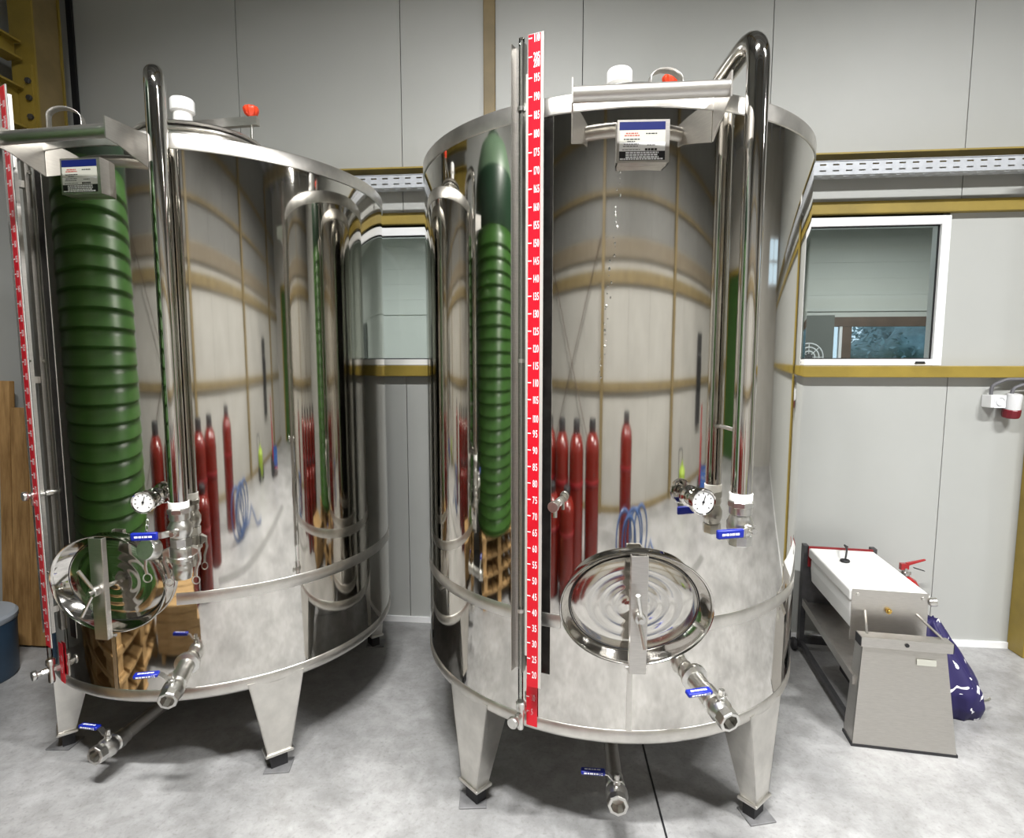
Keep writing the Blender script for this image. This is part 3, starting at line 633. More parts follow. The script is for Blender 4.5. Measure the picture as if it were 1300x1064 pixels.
    q0 = Ft @ Vector((0, zc, -0.031)); q1 = Ft @ Vector((-0.0, zc, 0.045)); ck.cyl(q0, q1, 0.009, seg=12).cyl(Ft @ Vector((0, zc, -0.028)), Ft @ Vector((0, zc, -0.014)), 0.013, seg=6).cyl(Ft @ Vector((0, zc, 0.012)), Ft @ Vector((0, zc, 0.03)), 0.0125, seg=6)
    ck.build('gauge_cock', 'cast_steel', lg)
    MB().lathe([(0.0, 0.045), (0.017, 0.045), (0.019, 0.048), (0.019, 0.056), (0.017, 0.06), (0.0, 0.06)], Ft @ T(0, zc, 0), 20).build('cock_knob', 'cast_steel', lg)
    # top fittings: lid on a neck, breather cap, clamp arm with red knob, strap lug
    lx, ly = P['lid']; zn = zt+0.06; rl = 0.235
    nk = MB().lathe([(rl-0.012, zn-0.06), (rl-0.012, zn+0.055), (rl, zn+0.058), (rl, zn+0.066), (rl-0.02, zn+0.070)], T(lx, ly, 0), 64).build('lid_neck', 'band_steel', t)
    ld = MB().lathe([(rl-0.005, zn+0.070), (rl+0.012, zn+0.071), (rl+0.014, zn+0.078), (rl+0.008, zn+0.084), (rl*0.8, zn+0.086), (0.0, zn+0.10)], T(lx, ly, 0), 64).build('lid', 'brushed_steel', t, ang=50)
    bx, by = P['cap']; cz = P['capz']
    MB().lathe([(0.036, zn+0.08), (0.036, cz-0.055), (0.041, cz-0.052), (0.046, cz-0.048), (0.046, cz-0.006), (0.042, cz), (0.0, cz)], T(bx, by, 0), 32).build('breather_cap', 'ptfe', ld, ang=40)
    kx, ky, kz = P['knob']
    MB().bbox(min(lx, kx)-0.05, max(lx, kx)+0.03, ky-0.012, ky+0.012, kz-0.055, kz-0.02).build('clamp_arm', 'brushed_steel', ld, smooth=False)
    MB().cyl((kx, ky, zn+0.05), (kx, ky, kz-0.02), 0.006, seg=10).build('clamp_screw', 'cast_steel', ld)
    kn = MB(); prof = []
    seg = 60; vs = []; fs = []
    rows_ = [(0.010, -0.024), (0.013, -0.018), (0.024, -0.010), (0.029, 0.002), (0.031, 0.012), (0.028, 0.020), (0.016, 0.025)]
    for (r, z) in rows_:
        for j in range(seg):
            a = 2*PI*j/seg; rr = r*(1+0.05*math.cos(10*a)) if r > 0.018 else r; vs.append((kx+rr*math.cos(a), ky+rr*math.sin(a), kz+z))
    for i in range(len(rows_)-1):
        for j in range(seg): fs.append((i*seg+j, i*seg+(j+1) % seg, (i+1)*seg+(j+1) % seg, (i+1)*seg+j))
    fs.append(tuple(range((len(rows_)-1)*seg, len(rows_)*seg))); fs.append(tuple(range(seg-1, -1, -1)))
    kn.add(vs, fs).build('clamp_knob', 'red_knob', ld, ang=50)
    sx, sy, sz, sa = P['strap']; hs = 0.085; ws = 0.06
    out = [(-ws-0.012, -hs-0.03), (-ws, -hs-0.03), (-ws, -0.04)]+[(-ws*math.cos(a), -0.04+0.04*math.sin(a)*1.0) for a in [PI*k/12 for k in range(1, 12)]]+[(ws, -0.04), (ws, -hs-0.03), (ws+0.012, -hs-0.03)]
    vs = []; fs = []; F = T(sx, sy, sz) @ RZ(rad(sa))
    for (px, pz) in out:
        vs += [tuple(F @ Vector((px, -0.02, pz))), tuple(F @ Vector((px, 0.02, pz)))]
    for i in range(len(out)-1): fs.append((2*i, 2*i+2, 2*i+3, 2*i+1))
    so = MB(); so.v = vs; so.f = fs; so = so.build('strap_handle', 'brushed_steel', t, ang=50)
    md = so.modifiers.new('thick', 'SOLIDIFY'); md.thickness = 0.004
    return t

base = dict(R=0.761, zb=0.395, zt=2.3916, zw=0.79, man=(4.0, 0.862), mana=(0.236, 0.178), wing=0, dial=(16.4, 1.207), tap=(-14.0, 1.182), out=(19.0, 0.615),
            drain=(0.015, 0.165), pipe=(25.8, 0.031), pz=(1.205, 2.540), pend=(0.315, -0.50), clip=1.42, vturn=-8, vh=-1, step=(-0.156, 0.248, 2.328), plate=(2.9, 2.236),
            gauge=-19.0, gz=(0.580, 2.548), gr0=0.416, clamps=(0.82, 1.62, 2.36), lid=(0.05, -0.24), cap=(0.015, -0.27), capz=2.672, knob=(0.215, -0.16, 2.675),
            strap=(0.175, -0.30, 2.655, 10), legs=(-42, 45, 137, 223), drops=True)
make_tank('mirror-polished steel wine tank with bright red centimetre scale before the white windowed wall', 0.1611, -0.8711, 0.0, base)
p1 = dict(base); p1.update(R=0.727, zb=0.357, zt=2.390, zw=0.755, man=(1.2, 0.822), mana=(0.232, 0.178), wing=1, dial=(15.2, 1.137), tap=(-24.0, 1.125), out=(21.0, 0.505), drain=(-0.10, 0.135),
          pipe=(23.0, 0.030), pz=(1.115, 2.575), pend=(0.205, -0.60), clip=1.40, vturn=-5, vh=-1, step=(-0.150, 0.250, 2.330), plate=(2.6, 2.232), gauge=-22.0, gz=(0.545, 2.555), gr0=0.375, clamps=(0.82, 1.62, 2.30),
          lid=(0.07, -0.20), cap=(0.045, -0.27), capz=2.68, knob=(0.28, -0.16, 2.66), strap=(-0.355, -0.42, 2.615, 25), camlock=True, drops=False)
make_tank('mirror-polished steel wine tank with dangling dust cap beside the leaning wooden planks', -1.605, -0.785, rad(-4.0), p1)

# ================================================================== BOTTLE FILLER on the right
bf = thing('bottle_filler', 'low stainless bottle filler with white plastic tub on trapezoid end panel', 'machine', (1.405, -0.985, 0), rad(-5.5))
MB().add([(-.195, -.002, .012), (.195, -.002, .012), (.158, .05, .425), (-.158, .05, .425), (-.195, .010, .012), (.195, .010, .012), (.158, .062, .425), (-.158, .062, .425)], [(0, 1, 2, 3), (7, 6, 5, 4), (0, 4, 5, 1), (1, 5, 6, 2), (2, 6, 7, 3), (3, 7, 4, 0)]).build('front_panel', 'brushed_steel', bf, smooth=False)
for sx in (-1, 1): MB().add([(sx*.195, 0, .012), (sx*.195, .10, .012), (sx*.158, .13, .425), (sx*.158, .052, .425), (sx*.191, 0, .012), (sx*.191, .10, .012), (sx*.154, .13, .425), (sx*.154, .052, .425)], [(0, 1, 2, 3), (7, 6, 5, 4), (0, 4, 5, 1), (1, 5, 6, 2), (2, 6, 7, 3), (3, 7, 4, 0)]).build('panel_flange', 'brushed_steel', bf, smooth=False)
MB().bbox(-.20, .20, -.004, .10, 0, .012).build('foot_strip', 'rubber', bf, smooth=False)
tb = MB().bbox(-.172, .172, .03, .09, .425, .468).build('top_bar', 'brushed_steel', bf, smooth=False, bevel=0.002)
for sx in (-1, 1): MB().bbox(sx*.1735-.0015, sx*.1735+.0015, .032, .088, .427, .466).build('end_cap', 'black', tb, smooth=False)
MB().lathe([(0.0, .004), (.008, .004), (.008, 0)], axis_frame((0.0, .03, .447), (0, -1, 0)), 16).build('plug_hole', 'black', tb)
st = MB().bbox(.045, .118, .0, .0006, -.013, .013, T(0, .0405, .375) @ RX(rad(-7.2))).build('sticker', 'plate_grey', bf, smooth=False); st.location.y = -0.0015
pl = MB().bbox(-.158, .148, .195, .199, .375, .612).build('end_plate', 'brushed_steel', bf, smooth=False, bevel=0.001)
for sx, zz in ((-.135, .59), (.125, .59)): MB().lathe([(0.0, .005), (.006, .005), (.008, 0)], axis_frame((sx, .195, zz), (0, -1, 0)), 10).build('screw', 'cast_steel', pl)
MB().lathe([(0.0, .022), (.006, .022), (.008, .018), (.008, .012), (.013, .012), (.013, 0)], axis_frame((-.01, .195, .525), (0, -1, 0)), 8).build('brass_fitting', 'brass', bf, ang=25)
MB().lathe([(0.0, .03), (.017, .03), (.019, .026), (.019, .004), (.012, 0)], axis_frame((.150, .20, .575), (1, -.3, .2)), 20).build('clamp_knob', 'cast_steel', bf)
for sx in (-.10, .105): MB().cyl((sx, .197, .515), (sx*1.2+(-.02 if sx < 0 else .03), .06, .462), .0055, seg=10).build('stay_rod', 'brushed_steel', bf)
MB().prism([(-.150, .42), (.140, .42), (.148, .50), (.148, .555), (-.158, .555), (-.158, .50)], -.775, -.2, frame((0, 0, 0), (1, 0, 0), (0, 0, 1), (0, -1, 0))).build('tub', 'tub_white', bf, smooth=False, bevel=0.012)
MB().bbox(-.166, .156, .2, .79, .5555, .606).build('tub_lid', 'tub_white', bf, smooth=False, bevel=0.008)
MB().bbox(-.165, .155, .7915, .803, .50, .613).build('rear_edge', 'dark_red', bf, smooth=False)
for sx in (-.175, .165):
    MB().add([(sx-.008, .07, .235), (sx+.008, .07, .235), (sx+.008, .80, .275), (sx-.008, .80, .275), (sx-.008, .07, .275), (sx+.008, .07, .275), (sx+.008, .80, .315), (sx-.008, .80, .315)], [(0, 3, 2, 1), (4, 5, 6, 7), (0, 1, 5, 4), (1, 2, 6, 5), (2, 3, 7, 6), (3, 0, 4, 7)]).build('side_rail', 'brushed_steel', bf, smooth=False)
    MB().bbox(sx-.012, sx+.012, .80, .845, .03, .615).build('rear_leg', 'dark_steel', bf, smooth=False)
    MB().bbox(sx-.01, sx+.01, .10, .80, .045, .07).build('lower_rail', 'dark_steel', bf, smooth=False)
    MB().lathe([(0, -.012), (.030, -.012), (.036, -.008), (.036, .008), (.030, .012), (0, .012)], axis_frame((sx+(-.03 if sx < 0 else .03), .83, .036), (1, 0, 0)), 24).build('wheel', 'rubber', bf)
MB().bbox(-.163, .153, .10, .80, .262, .268, RX(rad(2.2))).build('shelf', 'brushed_steel', bf, smooth=False)
MB().bbox(-.163, .153, .81, .835, .28, .60).build('rear_panel', 'dark_steel', bf, smooth=False)
MB().bbox(-.163, .153, .81, .835, .05, .09).build('rear_cross_bar', 'dark_steel', bf, smooth=False)
mo = MB().lathe([(0, 0), (.07, 0), (.085, .02), (.085, .20), (.06, .24), (0, .24)], axis_frame((0, .36, .155), (0, 1, 0)), 24).bbox(-.06, .06, .38, .56, .046, .12).build('motor', 'black', bf)
MB().tube(fillet([(-.05, .60, .607), (-.035, .62, .66), (-.01, .73, .65), (0.03, .80, .62)], .05), .0045, 8).build('power_cord', 'black', bf)
MB().tube([(-.055+.016*math.cos(a), .585+.016*math.sin(a), .612) for a in [2*PI*k/16 for k in range(16)]], .0075, 8, closed=True).build('plug_ring', 'black', bf)

# fire extinguisher standing behind it
fe = thing('fire_extinguisher', 'small red fire extinguisher standing behind the bottle filler', 'fire extinguisher', (1.835, -0.15, 0))
MB().lathe([(0, 0.0), (.068, 0.0), (.074, .008), (.074, .375), (.070, .41), (.055, .436), (.030, .452), (.022, .455), (.022, .458)], I4, 32, cap1=True).build('cylinder', 'red_paint', fe)
MB().lathe([(.018, .457), (.018, .46), (.024, .462), (.024, .478), (.014, .482), (.014, .50)], I4, 16, cap1=True).cyl((-.05, 0, .47), (.03, 0, .47), .009, seg=10).build('valve', 'cast_steel', fe)
MB().add([(-.025, -.012, .490), (.015, -.012, .495), (.015, .012, .495), (-.025, .012, .490), (-.025, -.012, .525), (.015, -.012, .525), (.015, .012, .525), (-.025, .012, .525)], [(0, 3, 2, 1), (4, 5, 6, 7), (0, 1, 5, 4), (1, 2, 6, 5), (2, 3, 7, 6), (3, 0, 4, 7)]).build('valve_head', 'red_paint', fe, smooth=False)
MB().add([(.005, -.010, .512), (.10, -.008, .545), (.10, .008, .545), (.005, .010, .512), (.005, -.010, .528), (.10, -.008, .552), (.10, .008, .552), (.005, .010, .528)], [(0, 3, 2, 1), (4, 5, 6, 7), (0, 1, 5, 4), (1, 2, 6, 5), (2, 3, 7, 6), (3, 0, 4, 7)]).build('lever', 'red_paint', fe, smooth=False, bevel=0.002)
MB().add([(.045, -.006, .500), (.10, -.006, .484), (.10, .006, .484), (.045, .006, .500), (.045, -.006, .504), (.10, -.006, .488), (.10, .006, .488), (.045, .006, .504)], [(0, 3, 2, 1), (4, 5, 6, 7), (0, 1, 5, 4), (1, 2, 6, 5), (2, 3, 7, 6), (3, 0, 4, 7)]).build('carry_handle', 'black', fe, smooth=False)
MB().tube(fillet([(-.05, 0, .47), (-.12, -.01, .475), (-.13, -.02, .30), (-.078, -.03, .12)], .05), .010, 10).build('hose', 'rubber', fe)
# printed fabric sack slumped beside the machine
def sack():
    vs = []; fs = []; n, m = 48, 28
    for j in range(m+1):
        v = j/m; z = v*0.40
        w = (1-v)**0.55 if v > 0.25 else (0.83+0.35*math.sin(v/0.25*PI/2)*0.06)
        w = 1.0*min(1.0, 1.32*(1-v*0.92)**0.8)*(0.86+0.14*min(1, v/0.15)); lean = -0.07*v
        for k in range(n):
            a = 2*PI*k/n
            f = 1+0.05*math.sin(5*a+4*v)+0.035*math.sin(11*a-6*v)+0.02*math.sin(17*a+3)
            vs.append((lean+0.150*w*f*math.cos(a), 0.19*w*f*math.sin(a), z+0.012*math.sin(7*a+9*v)*v))
    for j in range(m):
        for k in range(n): fs.append((j*n+k, j*n+(k+1) % n, (j+1)*n+(k+1) % n, (j+1)*n+k))
    fs.append(tuple(range(n-1, -1, -1))); fs.append(tuple(range(m*n, m*n+n)))
    b = MB(); b.v = vs; b.f = fs; return b
sk = thing('fabric_sack', 'dark blue cloth sack with white printed shapes slumped beside the bottle filler', 'sack', (1.795, -0.58, 0))
sack().build('cloth', 'bag_fabric', sk, ang=80)
MB().tube([(0.10, -0.10, 0.06), (0.145, -0.09, 0.066), (0.165, -0.07, 0.06)], 0.007, 8).build('buckle', 'cast_steel', sk)

# wall socket and red industrial connector
so = thing('wall_socket', 'small white socket box with a round outlet under the yellow girt', 'socket', (2.287, -0.001, 1.405))
MB().bbox(-.035, .035, -.075, 0, -.034, .034).build('box', 'upvc', so, smooth=False, bevel=0.004)
MB().bbox(-.020, .036, -.079, -.0755, -.034, .034).build('cover', 'white_mark', so, smooth=False, bevel=0.001)
MB().lathe([(0.0225, 0.004), (.0215, .005), (.019, .003), (.018, -.001), (0, -.0015)], axis_frame((.008, -.0795, 0), (0, -1, 0)), 24).build('outlet', 'plug_grey', so)
MB().tube(fillet([(-.015, -.04, .034), (-.015, -.04, .085), (.05, -.05, .118), (.26, -.05, .12)], .05), .009, 10).build('cable', 'cable_grey', so)
ic = thing('industrial_connector', 'grey wall connector with red screw cap beside the white socket box', 'connector', (2.372, -0.001, 1.36))
MB().lathe([(0, .085), (.032, .085), (.034, .08), (.036, .01), (.036, -.002)], T(0, -.055, 0) @ RX(rad(8)), 28).bbox(-.02, .02, -.04, 0, .02, .07).build('housing', 'plug_grey', ic)
MB().lathe([(.037, .004), (.041, -.001), (.041, -.030), (.037, -.042), (.026, -.046), (0, -.046)], T(0, -.055, 0) @ RX(rad(8)), 12).build('screw_cap', 'cap_red', ic, ang=20)
MB().tube(fillet([(0.0, -.045, .084), (0.005, -.045, .115), (.05, -.05, .135), (.18, -.05, .138)], .03), .009, 10).build('cable', 'cable_grey', ic)

# ================================================================== LEFT CORNER: planks and drum
PL = [(-2.955, -0.52, 1.62, 0.115, 0, 'broad knotty pine plank leaning in the corner nearest the tank'), (-3.068, -0.52, 1.35, 0.10, 0, 'shorter weathered plank leaning beside the broad knotty one'), (-3.158, -0.52, 1.50, 0.065, 0, 'narrow pine plank leaning against the left wall side')]
for (px, py, h, w, tl, lab) in PL:
    o = MB().bbox(-w/2, w/2, -0.018, 0.018, 0.0, h).build('wooden_plank', 'wood', None, smooth=False, bevel=0.003)
    o.location = (px, py, 0.012); o.rotation_euler = (rad(-4), rad(tl), 0); tag(o, lab, 'plank')
dr = thing('plastic_drum', 'blue plastic drum with a grey lid on the floor by the planks', 'drum', (-3.0, -0.865, 0))
MB().lathe([(0, 0), (.165, 0), (.175, .015), (.183, .275), (.185, .285), (.185, .300), (.181, .305)], I4, 40, cap1=True).build('body', 'drum_blue', dr)
MB().lathe([(.187, .300), (.190, .305), (.190, .327), (.178, .340), (.05, .347), (0, .347)], I4, 40, cap0=True).build('lid', 'drum_lid', dr)

# ================================================================== MIRRORED SIDE OF THE HALL
def pallet(z, lab):
    r = thing('wooden_pallet', lab, 'pallet', (-2.43, -2.27, z), rad(random.uniform(-3, 3)), 'pallets under the green tank')
    for k in range(3):
        for j in range(3): MB().box((-0.42+0.42*j, -0.42+0.42*k, 0.05), (0.13, 0.10, 0.075)).build('block', 'wood_pale', r, smooth=False)
        MB().box((0, -0.42+0.42*k, 0.0065), (1.0, 0.10, 0.012)).build('board', 'wood_pale', r, smooth=False)
        MB().box((-0.42+0.42*k, 0, 0.0965), (0.13, 0.98, 0.016)).build('board', 'wood_pale', r, smooth=False)
    for k in range(7): MB().box((0, -0.44+0.1467*k, 0.1135), (1.0, 0.10, 0.016)).build('board', 'wood_pale', r, smooth=False)
for i, lab in enumerate(('wooden pallet on the floor at the bottom of the stack', 'second wooden pallet up in the stack', 'third wooden pallet up in the stack', 'top wooden pallet of the stack carrying the green tank')): pallet(0.1225*i, lab)
gt = thing('green_tank', 'tall dark green ribbed plastic tank standing on stacked pallets', 'tank', (-2.39, -2.25, 0.492))
GR = 0.575; prof = [(0.0, 0.0), (GR-0.03, 0.0), (GR-0.005, 0.02)]; pitch = 0.082; nr = 23
for k in range(nr):
    z = 0.03+k*pitch
    for j in range(6):
        u = j/6; prof.append((GR-0.022+0.022*(min(1, u/0.12)*(1-0.9*max(0, u-0.12))), z+u*pitch))
zt_ = 0.03+nr*pitch
prof += [(GR-0.02, zt_), (GR-0.02, zt_+0.05)]
MB().lathe(prof, I4, 96).build('ribbed_wall', 'green_plastic', gt, ang=30)
MB().lathe([(GR-0.018, zt_+0.045), (GR-0.012, zt_+0.06), (GR-0.012, zt_+0.36), (GR-0.03, zt_+0.40)], I4, 64).build('upper_wall', 'dark_green', gt)
MB().lathe([(GR-0.032, zt_+0.40), (0.50, zt_+0.50), (0.40, zt_+0.62), (0.26, zt_+0.68), (0.20, zt_+0.68)], I4, 64, cap1=True).build('dome', 'pale_green', gt)
MB().lathe([(0.20, zt_+0.67), (0.20, zt_+0.72), (0.17, zt_+0.74), (0, zt_+0.74)], I4, 40).build('lid', 'dark_green', gt)
# sawn boards stacked on bearers
def stack():
    for r_ in range(6):
        for c in range(4):
            o = MB().box((0, 0, 0), (0.62+random.uniform(-.05, .05), 0.135, 0.045)).build('sawn_board', 'wood_pale', None, smooth=False, bevel=0.003)
            o.location = (-1.55+random.uniform(-.02, .02), -3.09+0.155*c, 0.073+0.0465*r_); o.rotation_euler = (0, 0, rad(random.uniform(-0.6, 0.6)))
            tag(o, 'pale sawn board, %s layer up, %s row from the red cylinders' % (('first', 'second', 'third', 'fourth', 'fifth', 'sixth')[r_], ('first', 'second', 'third', 'fourth')[c]), 'board', 'sawn boards in the low stack')
    for x, lab in ((-1.78, 'square timber bearer under the board stack end by the pallets'), (-1.32, 'square timber bearer under the board stack end away from the pallets')):
        o = MB().box((0, 0, 0), (0.05, 0.62, 0.05)).build('timber_bearer', 'wood_pale', None, smooth=False); o.location = (x, -2.86, 0.025); tag(o, lab, 'timber')
stack()
ORD = ('first', 'second', 'third', 'fourth', 'fifth', 'sixth')
def gas_cyl(h, r):
    t = thing('gas_cylinder', '', 'gas cylinder')
    MB().lathe([(0, 0), (r-.008, 0), (r, .01), (r, h*0.80), (r*0.93, h*0.85), (r*0.72, h*0.895), (r*0.42, h*0.92)], I4, 28, cap1=True).build('body', 'gas_red', t)
    MB().lathe([(r*0.45, h*0.905), (r*0.45, h*0.985), (r*0.40, h), (0, h)], I4, 20).build('valve_guard', 'black', t)
    MB().lathe([(r+.001, h*0.60), (r+.004, h*0.605), (r+.004, h*0.63), (r+.001, h*0.635)], I4, 28).build('strap_band', 'dark_red', t)
    return t
tall = gas_cyl(1.20, 0.19); short = gas_cyl(0.78, 0.17); nt_ = 0; ns_ = 0
for (x, y) in [(-1.98, -3.80), (-1.58, -3.82), (-1.18, -3.84), (-0.78, -3.92), (-0.38, -4.10), (0.62, -4.75)]:
    o = tall if nt_ == 0 else copy_tree(tall); nt_ += 1; o.location = (x, y, 0); o['group'] = 'tall red gas cylinders'
    o['label'] = 'lone tall red gas cylinder standing beyond the blue hose coil' if nt_ == 6 else '%s tall red gas cylinder of the back row counted from the green tank' % ORD[nt_-1]
for (x, y) in [(-1.62, -3.42), (-1.24, -3.44), (-0.86, -3.50)]:
    o = short if ns_ == 0 else copy_tree(short); ns_ += 1; o.location = (x, y, 0); o['group'] = 'short red gas cylinders'
    o['label'] = '%s short red gas cylinder of the front row counted from the green tank' % ORD[ns_-1]
hc = MB(); pts = []
for k in range(5*28):
    a = 2*PI*k/28; rr = 0.23+0.02*math.sin(k*0.13)
    pts.append((-0.3+0.62*k/140+rr*math.cos(a), 0.10*math.sin(k*0.045)-0.05, 0.26+rr*math.sin(a)))
pts += [(0.62, 0.05, 0.12), (0.70, 0.12, 0.022), (0.85, 0.2, 0.022), (1.0, 0.1, 0.022)]
ho = hc.tube(pts, 0.02, 10).build('hose_coil', 'hose_blue'); ho.location = (0.80, -4.15, 0); tag(ho, 'blue hose coiled upright on the concrete floor', 'hose')
# lime wheeled sprayer, red hand cart with blue crate, dark rack
lm = thing('wheeled_sprayer', 'lime green wheeled sprayer by the far wall post', 'sprayer', (3.45, -5.35, 0))
MB().lathe([(0, .08), (.13, .08), (.15, .11), (.15, .38), (.10, .44), (.04, .46), (.04, .50)], I4, 28, cap1=True).build('drum', 'lime', lm)
for sx in (-1, 1): MB().lathe([(0, -.02), (.10, -.02), (.11, -.01), (.11, .01), (.10, .02), (0, .02)], axis_frame((sx*.175, .02, .11), (1, 0, 0)), 24).build('wheel', 'rubber', lm)
MB().tube(fillet([(-.12, -.1, .12), (-.12, -.16, .62), (.12, -.16, .62), (.12, -.1, .12)], .06), .012, 8).build('handle', 'dark_steel', lm)
ct = thing('hand_cart', 'red hand cart parked near the far wall', 'cart', (4.35, -4.85, 0), rad(-35))
MB().bbox(-.22, .22, -.02, .02, .14, .75).build('back_plate', 'red_paint', ct, smooth=False, bevel=0.01); MB().bbox(-.22, .22, 0.02, .32, .12, .145).build('toe_plate', 'red_paint', ct, smooth=False)
MB().tube(fillet([(-.2, -.03, .14), (-.2, -.03, 1.12), (.2, -.03, 1.12), (.2, -.03, .14)], .08), .016, 10).build('frame', 'red_paint', ct)
for sx in (-1, 1): MB().lathe([(0, -.03), (.11, -.03), (.13, -.015), (.13, .015), (.11, .03), (0, .03)], axis_frame((sx*.27, -.06, .13), (1, 0, 0)), 24).build('wheel', 'rubber', ct)
cb = thing('plastic_crate', 'blue plastic crate standing on the red hand cart', 'crate', (ct.location.x+0.10, ct.location.y+0.13, 0.1455), rad(-35))
MB().bbox(-.2, .2, -.13, .13, 0, .02).build('base', 'crate_blue', cb, smooth=False)
for sx, sy, dx, dy in ((0, -.13, .4, .012), (0, .13, .4, .012), (-.2, 0, .012, .26), (.2, 0, .012, .26)):
    for z in (.05, .13, .21): MB().box((sx, sy, z), (dx, dy, .055)).build('slat', 'crate_blue', cb, smooth=False)
    for q in (-1, 1): MB().box((sx+(q*.19 if dx > dy else 0), sy+(q*.12 if dy > dx else 0), .13), (.02, .02, .25)).build('corner_post', 'crate_blue', cb, smooth=False)
rk = thing('tool_rack', 'dark steel tool rack with hanging cables on the far wall', 'rack', (5.2, YB+0.065, 0.75))
MB().bbox(-.2, .2, 0, .02, 0, 1.25).build('back_board', 'dark_steel', rk, smooth=False)
for q in range(4): MB().tube([(-.15+.1*q+0.02*math.sin(a), .05, .95-.25*(1-math.cos(a))) for a in [2*PI*k/20 for k in range(20)]], .012, 8, closed=True).build('cable_loop', 'rubber', rk); MB().cyl((-.15+.1*q, .02, .955), (-.15+.1*q, .09, .96), .008, seg=8).build('hook', 'cast_steel', rk)

# ================================================================== OFFICE BEHIND THE WINDOWS
oy = 3.2
struct(MB().bbox(-3.2, 6.5, 0.08, oy+0.1, -0.1, 0.0).build('floor_office', 'office_wall', smooth=False))
struct(MB().bbox(-3.2, 6.5, 0.08, oy+0.1, 3.0, 3.06).build('ceiling_office', 'office_wall', smooth=False))
struct(MB().bbox(-3.26, -3.2, 0.08, oy+0.1, 0, 3.0).build('wall_office_left', 'office_wall', smooth=False)); struct(MB().bbox(6.5, 6.56, 0.08, oy+0.1, 0, 3.0).build('wall_office_right', 'office_wall', smooth=False))
ow = MB(); ox0, ox1, oz0, oz1 = 2.78, 4.40, 1.0, 2.05
ow.bbox(-3.2, 6.5, oy, oy+0.08, oz1, 3.0).bbox(-3.2, ox0, oy, oy+0.08, 0, oz1).bbox(ox1, 6.5, oy, oy+0.08, 0, oz1).bbox(ox0, ox1, oy, oy+0.08, 0, oz0)
owl = struct(ow.build('wall_office_back', 'office_wall', smooth=False))
for i_, z in enumerate((2.15, 2.32, 2.49, 2.66, 2.83)): MB().bbox(-3.2, 6.5, oy-0.020-0.003*(i_ % 2), oy-0.0005, z, z+0.169).build('wall_board', 'office_wall', owl, smooth=False)
struct(MB().bbox(2.05, ox0-0.002, oy-0.16, oy-0.021, 0, 2.10).build('trim_office_pier', 'office_dark', smooth=False))
w4 = MB().bbox(ox0, ox1, oy-0.03, oy+0.06, 1.99, 2.09).bbox(ox0, ox1, oy-0.02, oy+0.06, oz0, oz0+0.05).bbox(2.925, 3.02, oy-0.02, oy+0.06, oz0, 2.0).bbox(ox1-0.05, ox1, oy-0.02, oy+0.06, oz0, 2.0)
w4 = struct(w4.build('window_4', 'wood_dark', smooth=False)); MB().bbox(2.895, 2.924, oy-0.02, oy+0.02, oz0, 2.0).build('sash_edge', 'upvc', w4, smooth=False)
MB().bbox(ox0, ox1-0.05, oy+0.028, oy+0.032, oz0+0.05, 1.99).build('pane', 'window_glass', w4, smooth=False)
def office_fill_lamp(x, w, lab):  # added unseen lamp that brightens the office view through the windows
    ol = thing('office_fill_lamp', lab, 'lamp', (x, 1.5, 2.94))
    MB().bbox(-.3, .3, -.3, .3, 0.012, .055).build('housing', 'lamp_white', ol, smooth=False); MB().bbox(-.28, .28, -.28, .28, 0, .0115).build('diffuser', 'lamp_glow', ol, smooth=False)
    l2 = bpy.data.lights.new('office_fill_light', 'AREA'); l2.shape = 'SQUARE'; l2.size = 0.55; l2.energy = w; l2o = bpy.data.objects.new('office_fill_light', l2); COL.objects.link(l2o); l2o.parent = ol; l2o.location = (0, 0, -0.01)
office_fill_lamp(3.0, 60, 'unseen fill lamp added on the office ceiling near the dark wood window')
office_fill_lamp(-1.6, 52, 'unseen fill lamp added on the office ceiling behind the gap between the tanks')
fan = thing('desk_fan', 'grey wire-caged fan on a shelf behind the office window', 'fan', (2.42, oy-0.40, 0))
MB().bbox(-.35, .35, -.2, .2, 1.48, 1.505).bbox(-.33, -.29, -.18, .18, 0, 1.48).bbox(.29, .33, -.18, .18, 0, 1.48).build('stand', 'office_dark', fan, smooth=False)
for r_ in (.06, .10, .14): MB().tube([(r_*math.cos(a), -.05, 1.66+r_*math.sin(a)) for a in [2*PI*k/28 for k in range(28)]], .006, 6, closed=True).build('cage_ring', 'plug_grey', fan)
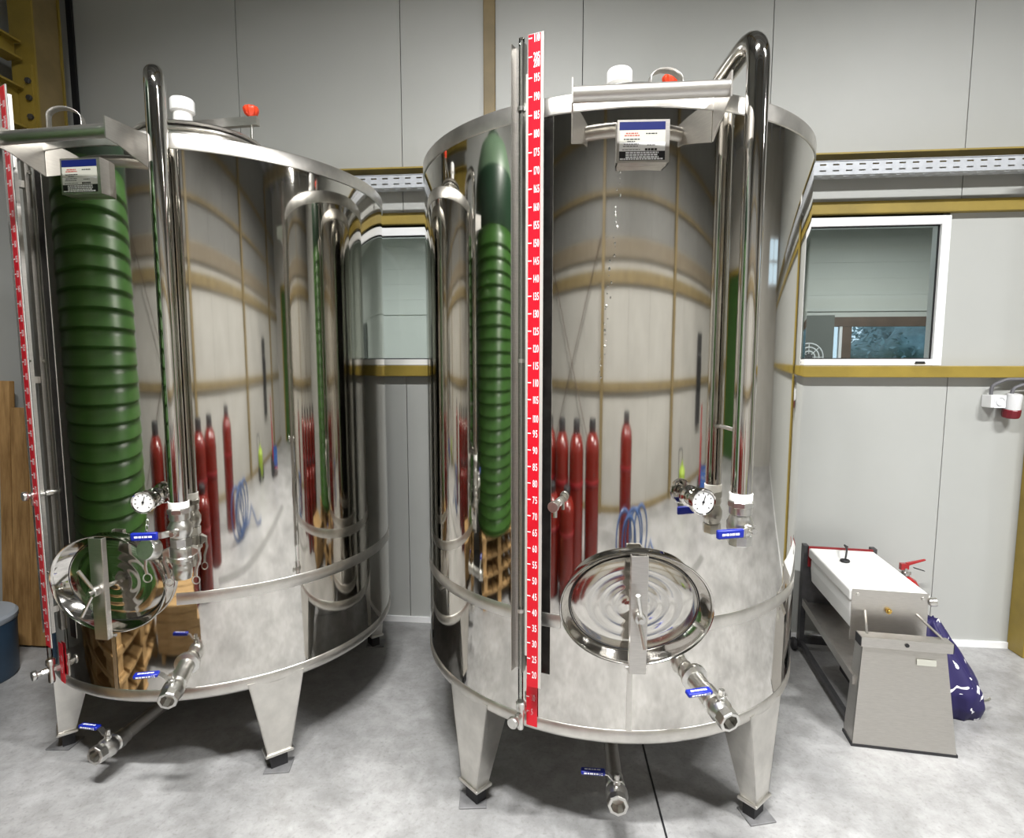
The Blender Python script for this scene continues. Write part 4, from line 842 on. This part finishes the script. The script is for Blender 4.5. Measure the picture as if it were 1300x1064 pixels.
for k in range(8): MB().cyl((.03*math.cos(k*PI/4), -.05, 1.66+.03*math.sin(k*PI/4)), (.14*math.cos(k*PI/4), -.05, 1.66+.14*math.sin(k*PI/4)), .004, seg=6).build('cage_spoke', 'plug_grey', fan)
MB().cyl((0, -.04, 1.505), (0, -.02, 1.62), .015, seg=10).lathe([(0, -.03), (.035, -.03), (.035, .05), (0, .06)], axis_frame((0, -.03, 1.66), (0, 1, 0)), 16).build('motor_housing', 'dark_steel', fan)
# tree and ground outside the office window
struct(MB().bbox(-30, 60, 3.4, 90, -0.3, -0.2).build('ground_outside', 'grass_ground', smooth=False))
tr = thing('garden_tree', 'round-crowned tree outside the office window', 'tree', (9.3, 12.5, -0.5))
MB().tube([(0, 0, 0), (0.05, 0, 1.0), (0.0, 0.05, 2.2)], 0.14, 10).build('trunk', 'bark', tr)
lf = MB(); rnd = random.Random(3)
for k in range(5200):
    while 1:
        p = Vector((rnd.uniform(-1, 1), rnd.uniform(-1, 1), rnd.uniform(-1, 1)))
        if 0.2 < p.length < 1: break
    c = Vector((p.x*2.1, p.y*1.8, 2.45+p.z*1.35))*1.0
    s_ = rnd.uniform(0.05, 0.10); M = T(*c) @ Matrix.Rotation(rnd.uniform(0, 6.28), 4, Vector((rnd.uniform(-1, 1), rnd.uniform(-1, 1), rnd.uniform(-1, 1))).normalized())
    lf.add([(-s_, 0, 0), (0, -s_*0.5, 0.01), (s_, 0, 0), (0, s_*0.5, 0.01)], [(0, 1, 2, 3)], M)
cv_ = []; cf_ = []; nu, nv = 40, 24
for j in range(nv+1):
    for k in range(nu):
        a = 2*PI*k/nu; b = -PI/2+PI*j/nv; q = 0.80+0.07*math.sin(5*a+3*b)+0.06*math.sin(9*a-4*b)+0.05*math.sin(7*b+2)
        cv_.append((2.1*q*math.cos(b)*math.cos(a), 1.8*q*math.cos(b)*math.sin(a), 2.45+1.35*q*math.sin(b)))
for j in range(nv):
    for k in range(nu): cf_.append((j*nu+k, j*nu+(k+1) % nu, (j+1)*nu+(k+1) % nu, (j+1)*nu+k))
MB().add(cv_, cf_).build('crown', 'leaf_hazed', tr, ang=80)
lo = lf.build('foliage', 'leaf_hazed', tr, smooth=False); lo['kind'] = 'stuff'
